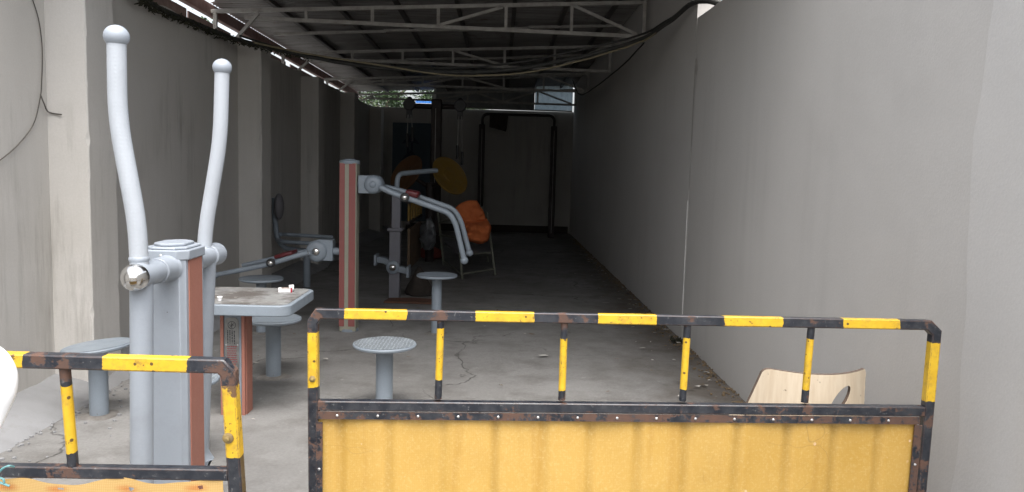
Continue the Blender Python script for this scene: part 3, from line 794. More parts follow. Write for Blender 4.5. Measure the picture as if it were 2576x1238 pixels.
# ---------------------------------------------------------------- elliptical walker beside the left gate
Ax, Bx = P(344, 697, 2.62), P(534, 641, 3.36)
axd = (Bx-Ax).normalized()
base = Vector(((Ax.x+Bx.x)/2, (Ax.y+Bx.y)/2, 0))
el = thing('elliptical_trainer', base, 'large pale grey air walker trainer with two tall curved handles', 'exercise machine')
def perp(v): return Vector((v.y, -v.x, 0)).normalized()
ay = Vector((axd.x, axd.y, 0)).normalized(); ax_ = perp(ay)
rotc = Matrix((ax_, ay, Vector((0,0,1)))).transposed()
cz = P(446, 612, 3.02).z
CC = P(440, 700, 2.99); CC = Vector((CC.x, CC.y, 0))
cwx, cwy = .150, .215
def octa(w, d, c): return [(-w/2+c,-d/2),(w/2-c,-d/2),(w/2,-d/2+c),(w/2,d/2-c),(w/2-c,d/2),(-w/2+c,d/2),(-w/2,d/2-c),(-w/2,-d/2+c)]
def vprism(mb, poly, cc, z0, z1):
    pl_ = [(x, y) for x, y in poly]
    return mb.prism(pl_, cc+Vector((0,0,(z0+z1)/2)), ax_, ay, z1-z0)
mb = MB(); vprism(mb, octa(cwx, cwy, .018), CC, 0, cz-.03); mb.build('column', M['palegrey'], el, bevel=.003)
for sgn in (1, -1):
    mb = MB(); mb.box(CC+ax_*sgn*(cwx/2+.0015)+Vector((0,0,(cz-.04)/2+.01)), (.006, .135, cz-.08), rotc); mb.build('side_panel', M['brick'], el, bevel=.001)
mb = MB(); vprism(mb, octa(cwx+.022, cwy+.022, .035), CC, cz-.05, cz-.012); vprism(mb, octa(cwx+.0, cwy+.0, .035), CC, cz-.0125, cz-.002)
vprism(mb, octa(cwx-.035, cwy-.035, .04), CC, cz-.0025, cz+.010)
cp_ = mb.build('cap', M['palegrey'], el, bevel=.006, segs=3)
mb = MB(); mb.ball(CC-ay*(cwy/2+.011)+Vector((0,0,cz-.032))-ax_*.005, .006, 12, .6, ay); mb.build('screw', M['zinc'], cp_)
# axle with its sleeves
mb = MB(); mb.tube([Ax, Bx], .040, 28); mb.build('axle', M['palegrey'], el)
fA, fB = CC-ay*(cwy/2), CC+ay*(cwy/2)
mid = Ax.z
tA = Ax+axd*((fA-Ax).dot(ay)/axd.dot(ay)); tB = Ax+axd*((fB-Ax).dot(ay)/axd.dot(ay))
mb = MB(); mb.lathe(tA-axd*.002, [(.053,0),(.048,.008),(.0455,.02),(.0455,.10),(.043,.103)], 32, -axd); mb.build('bearing_sleeve', M['palegrey'], el)
mb = MB(); mb.lathe(tB+axd*.002, [(.053,0),(.048,.008),(.0455,.02),(.0455,.10),(.043,.103)], 32, axd); mb.build('bearing_sleeve', M['palegrey'], el)
mb = MB(); mb.ball(Ax-axd*.012, .0455, 36); mb.build('hub_cap', M['chrome'], el)
mb = MB(); mb.tube([Ax-axd*.012, Ax+axd*.085], .0445, 32); mb.build('hub', M['palegrey'], el, bevel=.003)
mb = MB(); mb.tube([Bx-axd*.06, Bx+axd*.05], .048, 32); mb.build('hub', M['palegrey'], el, bevel=.004)
def handle(depth, ptsimg, lowpts, r, ballr, bx, by):
    pts = [P(x, y, depth) for x, y in ptsimg]
    mb = MB(); mb.tube(fillet(pts, .10, 8), r, 24); h = mb.build('handle_bar', M['emboss'], el)
    m2 = MB(); m2.ball(P(bx, by, depth), ballr, 28, .92); c0 = P(bx, by, depth)
    m2.build('end_knob', M['palegrey'], h)
    m2 = MB(); qz = pts[-1]+(pts[-2]-pts[-1]).normalized()*.052; m2.lathe(qz, [(r*.98, -.010), (r*1.10, -.004), (r*1.10, .004), (r*.98, .010)], 24, (pts[-2]-pts[-1])); m2.build('weld_ring', M['palegrey'], h)
    lo = [P(x, y, depth) for x, y in lowpts]; lo.append(Vector((lo[-1].x+.0, depth, .22)))
    m3 = MB(); m3.tube(lo, r*1.24, 24); a = m3.build('swing_arm', M['palegrey'], el)
    e = lo[-1]
    m4 = MB(); m4.box(e+Vector((-.07, 0, -.10)), (.14, .26, .03)); m4.build('foot_plate', M['grey'], a, bevel=.01)
handle(2.66, [(293, 100), (296, 300), (345, 560), (352, 690)], [(356, 690), (357, 1178)], .0302, .0405, 293, 92)
handle(3.30, [(559, 175), (554, 352), (518, 570), (512, 655)], [(521, 650), (517, 1178)], .0292, .0385, 559, 170)

# ---------------------------------------------------------------- stools
def stool(loc, z, r, label, topmat='grey', tilt=0, post=.052, tiltaxis=(0,1,0)):
    t = thing('stool', loc, label, 'stool', 'round metal stools fixed in the floor')
    c = Vector(loc)
    mb = MB(); mb.lathe(c-Vector((0,0,.03)), [(post, 0), (post, z-.02+.03)], 28); mb.build('post', M['grey'], t)
    mb = MB(); vs = [(c.x, c.y, .006)]
    for k in range(36):
        a = 2*math.pi*k/36; q_ = .115+.035*noise.noise(Vector((c.x+math.cos(a)*1.5, c.y+math.sin(a)*1.5, 0))); vs.append((c.x+q_*math.cos(a), c.y+q_*math.sin(a), -.006))
    for k in range(36):
        a = 2*math.pi*k/36; vs.append((c.x+.075*math.cos(a), c.y+.075*math.sin(a), .007))
    mb._add(vs, [(1+k, 1+(k+1) % 36, 37+(k+1) % 36, 37+k) for k in range(36)]+[(0, 37+k, 37+(k+1) % 36) for k in range(36)]); mb.build('cement_collar', M['collarm'], t)
    pr = [(.0, -.028), (r*.90, -.028), (r*.985, -.020), (r, -.010), (r*.985, -.003), (r*.955, -.002), (.0005, -.004)]
    m2 = MB(); m2.lathe((0,0,0), pr, 48)
    m3 = MB(); m3.lathe((0,0,0), [(r*.955, 0), (r*.93, -.0015), (r*.5, -.001), (.0005, 0)], 48)
    rm = Matrix.Rotation(R(tilt), 3, Vector(tiltaxis))
    for m_ in (m2, m3): m_.v = [c+Vector((0,0,z))+rm @ v for v in m_.v]
    se = m2.build('seat', M['grey'], t); m3.build('seat_top', M[topmat], se, label=None)
    return t
stool(G(250, 1043), .417, .193, 'grey round metal stool against the left wall, seat slightly tilted', 'grey', -6)
stool(G(688, 946), .417, .193, 'grey round metal stool half hidden behind the chess table', 'grey')
sC = P(968, 866, 4.74); stool(Vector((sC.x, 4.74, 0)), .417, .193, 'grey round stool with studded seat standing in front of the red post', 'dots')
stool(Vector((-1.575, 3.86, 0)), .417, .193, 'grey round stool mostly hidden behind the air walker and gate', 'dots')
stool(G(1097, 838), .535, .183, 'taller grey round stool under the arms on the right of the red post', 'grey', post=.045)
stool(G(658, 836), .487, .19, 'grey round stool behind the chess table below the leg press arm', 'grey', post=.045)

# ---------------------------------------------------------------- table
tz_ = .69
c0 = G(715, 778, tz_); c1 = G(783, 727, tz_)
xr = (c0.x+c1.x)/2+.012; yn, yf = G(640, 768, tz_).y, G(640, 722, tz_).y
TW = yf-yn; tc_ = Vector((xr-TW/2-.01, (yn+yf)/2, 0))
tb = thing('chess_table', tc_, 'square grey metal game table with rounded corners and filthy top', 'table')
def rrect(w, d, r, n=8):
    out = []
    for cx, cy, a0 in ((w/2-r, -d/2+r, -90), (w/2-r, d/2-r, 0), (-w/2+r, d/2-r, 90), (-w/2+r, -d/2+r, 180)):
        for k in range(n+1): a = R(a0+90*k/n); out.append((cx+r*math.cos(a), cy+r*math.sin(a)))
    return out
mb = MB(); mb.prism(rrect(TW+.02, TW, .075), tc_+Vector((0,0,tz_-.034)), (1,0,0), (0,1,0), .062); tt = mb.build('tabletop', M['grey'], tb, bevel=.006, segs=3)
mb = MB(); mb.prism(rrect(TW-.03, TW-.05, .06), tc_+Vector((0,0,tz_-.0015)), (1,0,0), (0,1,0), .004); mb.build('playing_surface', M['top'], tt)
lb_ = G(584, 1046); lc = Vector((lb_.x, lb_.y+.09, 0))
mb = MB(); mb.prism(octa(.135, .135, .02), lc+Vector((0,0,(tz_-.066)/2)), (1,0,0), (0,1,0), tz_-.066); lg = mb.build('leg', M['grey'], tb, bevel=.002)
for sx, sy in ((1,0), (-1,0)):
    mb = MB(); mb.box(lc+Vector((sx*.0705, 0, tz_/2-.04)), (.012, .105, tz_-.07)); mb.build('leg_panel', M['brick'], lg)
for sx in (-1, 1):
    mb = MB(); mb.box(lc+Vector((sx*.062, -.0690, tz_/2-.04)), (.018, .010, tz_-.07)); mb.build('leg_panel', M['brick'], lg)
pz = .40; pc = lc+Vector((-.004, -.0695, pz))
mb = MB(); mb.prism(rrect(.082, .37, .03, 6), pc, (1,0,0), (0,0,1), .004); pq = mb.build('plaque', M['plate'], lg)
mb = MB()
for k in range(24):
    a0, a1_ = 2*math.pi*k/24, 2*math.pi*(k+1)/24
    mb.bar(pc+Vector((.022*math.cos(a0), -.003, .14+.022*math.sin(a0))), pc+Vector((.022*math.cos(a1_), -.003, .14+.022*math.sin(a1_))), .0015, .003)
mb.bar(pc+Vector((-.015,-.003,.14)), pc+Vector((.015,-.003,.14)), .0015, .003); mb.bar(pc+Vector((0,-.003,.124)), pc+Vector((0,-.003,.156)), .003, .0015)
mb.bar(pc+Vector((-.01,-.003,.128)), pc+Vector((.011,-.003,.15)), .0015, .003)
rr = random.Random(5)
for col in range(4):
    z = .105
    while z > .03:
        h = rr.uniform(.003, .009); mb.box(pc+Vector((-.024+col*.013, -.003, z)), (.0055, .0015, h)); z -= h+.003
mb.build('emblem_and_text', M['ink'], pq)
mb = MB()
for row in range(9):
    x = -.028
    while x < .026:
        w_ = rr.uniform(.004, .011); mb.box(pc+Vector((x+w_/2, -.003, .012-row*.013)), (w_, .0015, .0045)); x += w_+.003
mb.build('red_text', M['inkred'], pq)
for sx in (-.034, .034):
    for z in (.022, -.125):
        mb = MB(); mb.ball(pc+Vector((sx, -.003, z)), .0045, 10, .5, (0,1,0)); mb.build('rivet', M['zinc'], pq)
# cigarette pack, bottle cap, scraps
pk = G(718, 735, tz_+.0)
t = thing('cigarette_pack', (pk.x, pk.y, tz_), 'crumpled white and red cigarette pack on the grimy table', 'cigarette pack')
rt = Matrix.Rotation(R(14), 3, 'Z')
mb = MB(); mb.box((pk.x, pk.y, tz_+.014), (.085, .055, .024), rt); mb.build('box', M['whitem'], t, bevel=.001)
mb = MB(); mb.box((pk.x+.002, pk.y+.0, tz_+.0268), (.052, .050, .0012), rt); mb.build('printed_face', M['packgrey'], t)
mb = MB(); mb.box(Vector((pk.x, pk.y, tz_+.0145))+rt @ Vector((.036, 0, 0)), (.010, .0565, .0262), rt); mb.build('red_band', M['packred'], t)
mb = MB(); mb.box(Vector((pk.x, pk.y, tz_+.026))+rt @ Vector((.036, .02, 0)), (.03, .05, .012), Matrix.Rotation(R(20), 3, 'X') @ rt); mb.build('open_lid', M['whitem'], t, bevel=.001)
q = G(553, 757, tz_)
mb = MB(); mb.lathe((q.x, q.y, tz_+.0015), [(.010, 0), (.012, .018), (.0155, .019), (.0155, .024), (.013, .025), (.011, .012), (.0005, .010)], 20)
tag(mb.build('small_cup', M['white'], origin=(q.x, q.y, tz_)), 'tiny white plastic cup on the grimy table top', 'cup')

# ---------------------------------------------------------------- red post with press arms
RB = G(873, 834); RB = Vector((RB.x, RB.y+.08, 0)); ry = RB.y
rt_z = P(873, 404, ry).z
ps = thing('exercise_station', RB, 'red and grey striped post carrying seated press arms on both sides', 'exercise machine')
mb = MB()
def ringprism(poly, c, z0, z1): mb.prism(poly, c+Vector((0,0,(z0+z1)/2)), (1,0,0), (0,1,0), z1-z0)
ringprism(octa(.150, .150, .008), RB, 0, rt_z-.02); mb.build('post', M['stripe'], ps, bevel=.002)
for x0_, x1_ in ((-.0745, -.028), (.008, .066)):
    mb = MB(); mb.box(RB+Vector(((x0_+x1_)/2, -.0765, rt_z/2+.01)), (x1_-x0_, .006, rt_z-.07)); mb.build('red_panel', M['red'], ps, bevel=.001)
mb = MB(); mb.lathe(RB+Vector((0,0,rt_z-.028)), [(.088,0),(.09,.01),(.09,.024),(.082,.031),(.055,.033),(.05,.040),(.0005,.044)], 24); mb.build('cap', M['grey'], ps)
mb = MB(); mb.lathe(RB, [(.088, -.02), (.088, .012), (.082, .018)], 24); mb.build('base_plate', M['grey'], ps)
def q7(px, py, d=0): return P(px, py, ry+d)
def arm_unit(side, cx, cy, bx0, bx1, by0, by1):
    a, b = q7(bx0, by0), q7(bx1, by1); ctr = q7(cx, cy)
    mb = MB(); mb.box(((a.x+b.x)/2, ry+.01, (a.z+b.z)/2), (abs(b.x-a.x), .13, abs(b.z-a.z))); u = mb.build('bracket', M['grey'], ps, bevel=.004)
    mb = MB(); mb.tube([Vector((RB.x+side*.07, ry, ctr.z)), Vector((ctr.x-side*.05, ry, ctr.z))], .035, 20); mb.build('stub_tube', M['grey'], u)
    r = .5*abs(b.z-a.z)+.004
    mb = MB(); mb.lathe((ctr.x, ry-.055, ctr.z), [(r*.97,-.14),(r,-.13),(r,-.01),(r*.93,.012),(r*.75,.026),(r*.45,.03),(.0005,.03)], 36, (0,-1,0)); mb.build('bearing_housing', M['grey'], u)
    mb = MB(); mb.ball((ctr.x, ry-.084, ctr.z), r*.36, 20, .6, (0,1,0)); mb.build('dome_nut', M['chrome'] if side < 0 else M['grey'], u)
    return u, ctr
u1, k1 = arm_unit(1, 941, 464, 904, 946, 441, 487)
u2, k2 = arm_unit(-1, 800, 631, 840, 800, 603, 654)
def arm(pts, d, r, name='arm_tube', par=ps, ballr=None, fr=.09):
    p = fillet([q7(x, y, d) for x, y in pts], fr, 7)
    mb = MB(); mb.tube(p, r, 16)
    o = mb.build(name, M['grey'], par)
    if ballr: m2 = MB(); m2.ball(p[-1], ballr, 18); m2.build('end_ball', M['grey'], o)
    return o
arm([(958, 472), (985, 485), (1020, 497), (1130, 536), (1146, 562), (1168, 655)], -.19, .024, ballr=.036)
arm([(968, 470), (1010, 480), (1040, 490), (1142, 526), (1160, 556), (1181, 636)], .16, .023, ballr=.034)
mb = MB(); mb.bar(q7(958, 470, -.02), q7(1022, 496, -.02), .20, .035); mb.build('arm_yoke', M['grey'], ps, bevel=.008)
mb = MB(); mb.bar(q7(1022, 484, 0), q7(1055, 491, 0), .20, .06); mb.build('grip_pad', M['maroon'], ps, bevel=.02, segs=3)
for (x, y, d, pr_) in ((1018, 497, -.215, ps), (681, 662, -.215, ps)):
    c = q7(x, y, d)
    mb = MB(); mb.lathe(c, [(.040,-.02),(.040,.004),(.033,.010)], 20, (0,-1,0)); w_ = mb.build('pivot_collar', M['black'], pr_)
    mb = MB(); mb.ball(c+Vector((0,-.012,0)), .024, 20, .7, (0,1,0)); mb.build('dome_nut', M['chrome'], w_)
arm([(775, 636), (742, 645), (681, 664), (620, 677), (542, 692)], -.19, .022, ballr=.030)
arm([(775, 632), (738, 638), (681, 652), (610, 668)], .14, .020)
mb = MB(); mb.bar(q7(788, 632, -.02), q7(760, 641, -.02), .22, .045); mb.build('arm_yoke', M['grey'], ps, bevel=.008)
mb = MB(); mb.bar(q7(742, 634, -.02), q7(697, 645, -.02), .20, .035); mb.build('foot_pad', M['maroon'], ps, bevel=.012, segs=3)

# seat frame behind the left arm
sb = G(772, 722); SY = sb.y
def q8(px, py, d=0): return P(px, py, SY+d)
st = thing('seated_trainer', Vector((sb.x-.1, SY, 0)), 'grey tube exercise seat with dark oval backrest beside the second pier', 'exercise machine')
mb = MB(); mb.tube([Vector((sb.x, SY, 0)), q8(772, 632)], .042, 20); mb.build('support_post', M['grey'], st)
mb = MB(); mb.tube(fillet([q8(690, 498, .05), q8(690, 540, .05), q8(697, 600, .05), q8(715, 625, .05), q8(772, 632)], .09), .032, 16); mb.build('back_tube', M['grey'], st)
mb = MB(); cpad = q8(702, 520, -.02); mb.ball(cpad, .105, 24, 1.52); mb.v = [Vector((cpad.x+(v.x-cpad.x)*.52, cpad.y+(v.y-cpad.y)*1.0, v.z)) for v in mb.v]; mb.build('backrest', M['dkgrey'], st)
mb = MB(); mb.tube(fillet([q8(698, 604), q8(712, 608, -.15), q8(790, 613, -.2)], .06), .025, 14); mb.build('arm_rest', M['grey'], st)
mb = MB(); mb.tube(fillet([q8(705, 590, .1), q8(722, 590, .25), q8(833, 597, .25)], .06), .024, 14); mb.ball(q8(833, 597, .25), .030, 14); mb.build('arm_rest', M['grey'], st)

# square telescopic post with foot plates
fb = G(991, 750); FY = fb.y+.06
def q9(px, py, d=0): return P(px, py, FY+d)
sp_ = thing('waist_trainer', Vector((fb.x, FY, 0)), 'dusty square grey post with collar, foot plates and curved top handle', 'exercise machine')
zc_, zt2 = q9(990, 577).z, q9(990, 478).z
mb = MB(); mb.box((fb.x, FY, zc_/2), (.118, .118, zc_)); mb.build('lower_post', M['dusty'], sp_, bevel=.004)
mb = MB(); mb.box((fb.x+.01, FY, (zc_+zt2)/2), (.095, .095, zt2-zc_)); mb.build('upper_post', M['dusty'], sp_, bevel=.004)
mb = MB(); mb.box((fb.x, FY, zc_), (.165, .165, .035)); mb.build('collar', M['dusty'], sp_, bevel=.008)
mb = MB(); mb.tube(fillet([q9(998, 482), q9(1000, 438), q9(1060, 432, .3), q9(1098, 429, .5)], .12, 8), .028, 14); mb.build('top_handle', M['grey'], sp_)
for (pa, pb, pc2, d) in (((990,672),(1004,676),(1028,682), -.02), ((990,668),(970,655),(947,652), .1)):
    mb = MB(); mb.sweep([q9(*pa, d), q9(*pb, d), q9(*pc2, d)], [(-.06,-.035),(.06,-.035),(.06,.035),(-.06,.035)]); f_ = mb.build('foot_arm', M['grey'], sp_, bevel=.01)
    mb = MB(); e = q9(*pc2, d); mb.box(e, (.028, .22, .12)); mb.build('foot_plate', M['grey'], f_, bevel=.003)
mb = MB(); c = q9(989, 672, -.06); mb.lathe(c, [(.075,-.02),(.075,.03),(.06,.04)], 24, (0,-1,0)); h_ = mb.build('pivot_boss', M['grey'], sp_)
mb = MB(); mb.ball(c+Vector((0,-.045,0)), .040, 20, .7, (0,1,0)); mb.build('dome_nut', M['chrome'], h_)

# panel of yellow rollers on a brown board
ya, yb_ = 10.4, 12.0; bx_ = G(1036, 695).x
rl = thing('roller_massager', Vector((bx_, 11.2, 0)), 'dim brown side board topped by a row of yellow upright rollers', 'exercise machine')
X1 = P(1030, 560, 10.6).x
zt_b = P(1036, 575, 10.6).z
mb = MB(); mb.box((X1, 11.3, zt_b/2+.05), (.03, 1.5, zt_b-.1)); mb.build('side_board', M['board'], rl)
for k in range(6):
    y = 10.5+k*.33
    mb = MB(); z0_, z1_ = P(1030, 556, 10.5).z, P(1030, 512, 10.5).z
    mb.tube([Vector((X1, y, z0_)), Vector((X1, y, z1_))], .016, 12); mb.build('roller', M['yellow'], rl)
mb = MB(); mb.bar((X1, 10.4, z0_-.02), (X1, 12.1, z0_-.02), .05, .04); mb.bar((X1, 10.4, z1_+.02), (X1, 12.1, z1_+.02), .05, .04); mb.build('roller_frame', M['dkpost'], rl)
mb = MB(); mb.box((X1-.18, 10.45, .62), (.09, .09, 1.24)); mb.build('support_post', M['dkpost'], rl)
# rusty plank and dark rag at its foot
pk_ = G(1028, 763)
mb = MB(); mb.prism([(-.27,-.12),(.28,-.14),(.24,.1),(.0,.16),(-.24,.11)], pk_+Vector((0,.1,.010)), (1,0,0), (0,1,0), .02)
tag(mb.build('rusty_plate', M['rust'], origin=pk_), 'rusty brown metal plate lying flat on the floor behind the gate', 'plate')
mb = MB(); c = G(1052, 745); mb.ball(c+Vector((0,.1,.10)), .16, 20, 1.5)
for i, v in enumerate(mb.v):
    d = v-c; mb.v[i] = Vector((c.x+d.x*(1.15-.9*max(0,min(1,v.z/.35)))+.04*noise.noise(v*6), c.y+d.y*1., max(.0, v.z)+.03*noise.noise(v*8)))
tag(mb.build('rag', M['browncloth'], origin=c), 'dark rag heaped against the foot of the brown board', 'rag')

# arm puller ---------------------------------------------------------
AY = 13.0
def qa_(px, py, d=0): return P(px, py, AY+d)
ap0 = qa_(1095, 500); apx = ap0.x
ap = thing('arm_puller', Vector((apx, AY, 0)), 'tall dark post with crossbar and hanging pull cords near the back wall', 'exercise machine')
ztp = qa_(1096, 250).z; zcb = qa_(1096, 268).z
mb = MB(); mb.box((apx, AY, ztp/2), (.17, .17, ztp)); mb.build('post', M['dkpost'], ap, bevel=.02)
mb = MB(); mb.box((apx-.01, AY-.087, ztp/2), (.007, .006, ztp-.3)); mb.build('trim_strip', M['steel'], ap)
xl_, xr_2 = qa_(1030, 268).x, qa_(1158, 268).x
mb = MB(); mb.tube([(xl_, AY, zcb), (xr_2, AY, zcb)], .042, 14); mb.build('crossbar', M['dkpost'], ap)
for x, hs_ in ((xl_, ((-.02, .55), (.06, .45))), (xr_2, ((-.03, .72), (.05, .82)))):
    mb = MB(); mb.lathe((x, AY-.06, zcb+.02), [(.09,-.02),(.10,0),(.10,.10),(.09,.12)], 18, (0,1,0)); mb.ball((x, AY, zcb+.1), .05, 12); mb.box((x, AY, zcb-.12), (.09, .09, .16)); w_ = mb.build('pulley_head', M['black'], ap)
    for dx, L in hs_:
        mb = MB(); mb.tube([(x+dx*.6, AY-.08, zcb-.15), (x+dx, AY-.08, zcb-L+.1)], .006, 6); c_ = mb.build('cord', M['steel'], w_)
        mb = MB(); mb.tube([(x+dx, AY-.08, zcb-L+.1), (x+dx, AY-.08, zcb-L-.12)], .022, 10); mb.build('pull_handle', M['black'], w_)

# tai chi wheels ------------------------------------------------------
WY = 12.0
wc1, wc2 = P(1132, 442, WY), P(1022, 436, WY+.4)
wt = thing('tai_chi_wheels', Vector(((wc1.x+wc2.x)/2+.05, WY+.3, 0)), 'pair of large tilted round wheels, one yellow one orange, on a dark stand', 'exercise machine')
wx = (wc1.x+wc2.x)/2+.03
mb = MB(); mb.tube([(wx, WY+.35, 0), (wx, WY+.35, wc1.z-.12)], .07, 16); mb.build('post', M['dkpost'], wt)
for c, nrm, m_, h in ((wc1, Vector((.62,-.60,.50)), 'yellow', 1), (wc2, Vector((-.60,-.62,.50)), 'orange', -1)):
    nrm.normalize()
    mb = MB(); mb.lathe(c, [(.31,-.012),(.325,-.004),(.325,.008),(.31,.014),(.295,.006),(.12,.006),(.11,.022),(.03,.024),(.0005,.03)], 40, nrm); d_ = mb.build('wheel', M[m_], wt, label='yellow wheel' if h > 0 else 'orange wheel')
    mb = MB(); mb.tube([Vector((wx, WY+.35, wc1.z-.2)), c-nrm*.02], .030, 12); mb.build('wheel_arm', M['dkpost'], wt)
# horizontal bar frame at the back ---------------------------------------
BY = 17.2
bxl, bxr = P(1211, 400, BY).x, P(1391, 420, BY).x
bf = thing('pull_up_bar', Vector(((bxl+bxr)/2, BY, 0)), 'tall dark hoop shaped pull up frame against the back wall', 'exercise machine')
zpost = P(1300, 315, BY).z; zbar = P(1300, 289, BY).z
for x in (bxl, bxr):
    mb = MB(); mb.box((x, BY, zpost/2), (.13, .13, zpost)); mb.build('post', M['dkpost'], bf, bevel=.015)
    mb = MB(); mb.box((x, BY-.068, zpost/2), (.007, .005, zpost-.2)); mb.build('trim_strip', M['steel'], bf)
mb = MB(); mb.tube(fillet([(bxl, BY, zpost-.1), (bxl, BY, zbar), (bxr, BY, zbar), (bxr, BY, zpost-.1)], .14, 8), .03, 14); mb.build('bar', M['dkpost'], bf)
a, b = P(1232, 287, BY-.04), P(1280, 287, BY-.04)
mb = MB(); vs = []
for j in range(11):
    for i in range(13):
        u, v = i/12, j/10; vs.append((a.x+(b.x-a.x)*(u*(1-.12*v)), BY-.045-.03*v+.02*noise.noise(Vector((u*5, v*3, 2))), zbar+.02-(.30+.09*u)*v))
mb._add(vs, [(j*13+i, j*13+i+1, (j+1)*13+i+1, (j+1)*13+i) for j in range(10) for i in range(12)])
ob = mb.build('hanging_rag', M['browncloth'], origin=(a.x, BY, zbar)); tag(ob, 'brown rag hanging over the left end of the pull up bar', 'rag')
sm = ob.modifiers.new('thickness', 'SOLIDIFY'); sm.thickness = .006
# blue board on back wall
b0, b1 = P(988, 308, YB-.06), P(1092, 310, YB-.06)
bb = thing('notice_board', Vector(((b0.x+b1.x)/2, YB-.05, 0)), 'dark blue board with triangular arrow marks on the back wall', 'board')
zt3 = b0.z; mb = MB(); mb.box(((b0.x+b1.x)/2, YB-.06, (zt3+.2)/2), (b1.x-b0.x, .03, zt3-.2)); mb.build('panel', M['blueboard'], bb)
mb = MB(); mb.box((b0.x-.01, YB-.066, (zt3+.2)/2), (.02, .045, zt3-.2)); mb.build('metal_edge', M['steel'], bb)
mb = MB()
for (cx, cy) in ((1033, 352), (1033, 392)):
    c = P(cx, cy, YB-.09); c.y = YB-.078
    mb.prism([(-.22,-.10),(0,-.05),(.22,-.10),(.06,.08),(0,.13),(-.06,.08)], c, (1,0,0), (0,0,1), .004)
for (cx, cy) in ((1026, 375), (1036, 370)):
    c = P(cx, cy, YB-.09); c.y = YB-.078; mb.box(c, (.05, .004, .2))
mb.build('arrow_marks', M['arrow'], bb)

# metal chair with orange cloth -------------------------------------------
cy0, cy1 = 10.55, 11.1
nl, nr = G(1163, 702), G(1246, 692); fl, fr_ = G(1116, 665), G(1228, 660)
YC = 10.7
ch = thing('metal_chair', Vector(((nl.x+nr.x)/2-.08, YC, 0)), 'old chipped green metal armchair under a bright orange cloth', 'chair')
def leg(a, b, r=.017, nm='leg'):
    mb = MB(); mb.tube([a, b], r, 10); return mb.build(nm, M['chairgreen'], ch)
s_nl, s_nr = P(1158, 600, nl.y), P(1238, 600, nr.y-.02)
b_l, b_r = P(1104, 535, nl.y+.45), P(1228, 540, nr.y+.15)
leg(nl, P(1150, 545, nl.y)); leg(nr, P(1225, 535, nr.y+.05))
leg(Vector((fl.x, fl.y, 0)), P(1102, 535, fl.y)); leg(Vector((fr_.x, fr_.y, 0)), P(1212, 520, fr_.y))
leg(nl.lerp(P(1150,545,nl.y), .08), nr.lerp(P(1225,535,nr.y+.05), .1), .013, 'stretcher')
leg(nl.lerp(P(1150,545,nl.y), .08), Vector((fl.x, fl.y, .06)), .013, 'stretcher')
leg(P(1155, 640, nl.y), P(1236, 636, nr.y), .014, 'seat_rail'); leg(P(1106, 592, fl.y), P(1158, 598, nl.y), .014, 'arm_rail')
leg(P(1106, 560, fl.y), P(1150, 548, nl.y), .015, 'arm_rail')
sA, sB, sC_, sD = P(1155,636,nl.y), P(1236,634,nr.y), Vector((fr_.x, fr_.y, P(1155,636,nl.y).z)), Vector((fl.x, fl.y, P(1155,636,nl.y).z))
mb = MB(); mb._add([sA, sB, sC_, sD, sA-Vector((0,0,.03)), sB-Vector((0,0,.03)), sC_-Vector((0,0,.03)), sD-Vector((0,0,.03))], [(0,1,2,3),(4,5,6,7),(0,1,5,4),(1,2,6,5),(2,3,7,6),(3,0,4,7)]); mb.build('seat', M['dkgrey'], ch)
# cloth: one heap, upper drape and lower folded bundle
mb = MB()
outl = [(1140,530),(1158,512),(1200,505),(1208,520),(1220,545),(1228,556),(1236,572),(1232,590),(1228,606),(1214,614),(1190,610),(1172,604),(1176,585),(1166,565),(1150,548)]
cen = (1190, 560); nr_ = 14; ang_n = 72; vs = []; fs = []
import bisect
oang = sorted([((math.atan2(y-cen[1], x-cen[0])), math.hypot(x-cen[0], y-cen[1])) for x, y in outl])
def rad(a):
    ks = [o[0] for o in oang]; i = bisect.bisect(ks, a)
    a0, r0 = oang[i-1] if i else (oang[-1][0]-2*math.pi, oang[-1][1]); a1, r1 = oang[i] if i < len(oang) else (oang[0][0]+2*math.pi, oang[0][1])
    return r0+(r1-r0)*(a-a0)/(a1-a0)
def cloth_side(front):
    for k in range(nr_+1):
        t = k/nr_
        for j in range(ang_n):
            a = -math.pi+2*math.pi*j/ang_n; rr_ = rad(a)*math.sin(t*math.pi/2) if t < 1 else rad(a)
            px, py = cen[0]+rr_*math.cos(a), cen[1]+rr_*math.sin(a)
            bulge = (1-t**5)
            low = max(0, min(1, (py-555)/12))
            d = (.07+.13*low)*bulge**.8+.05*low*math.sin(min(1,max(0,(py-560)/50))*3.14)*bulge
            v = Vector((px*.03, py*.05, 1))
            fold = .10*abs(noise.noise(v*1.1))+.06*abs(noise.noise(v*2.7+Vector((5,1,2))))-.03
            crease = .06*max(0, 1-abs(py-557-3*math.sin(px*.06))/4)+.04*max(0, 1-abs(py-588-.15*(px-1190))/3.5)
            yy = YC+(.1-d-fold*bulge+crease*bulge if front else .1+.16*bulge)
            vs.append(P(px, py, yy))
base_i = 0
for front in (True, False):
    b_ = len(vs); cloth_side(front)
    for k in range(nr_):
        for j in range(ang_n):
            j2 = (j+1) % ang_n; fs.append((b_+k*ang_n+j, b_+k*ang_n+j2, b_+(k+1)*ang_n+j2, b_+(k+1)*ang_n+j))
mb._add(vs, fs)
ob = mb.build('orange_cloth', M['cloth'], origin=P(1190, 560, YC), ang=70); tag(ob, 'crumpled bright orange cloth heaped on the old metal chair', 'cloth')
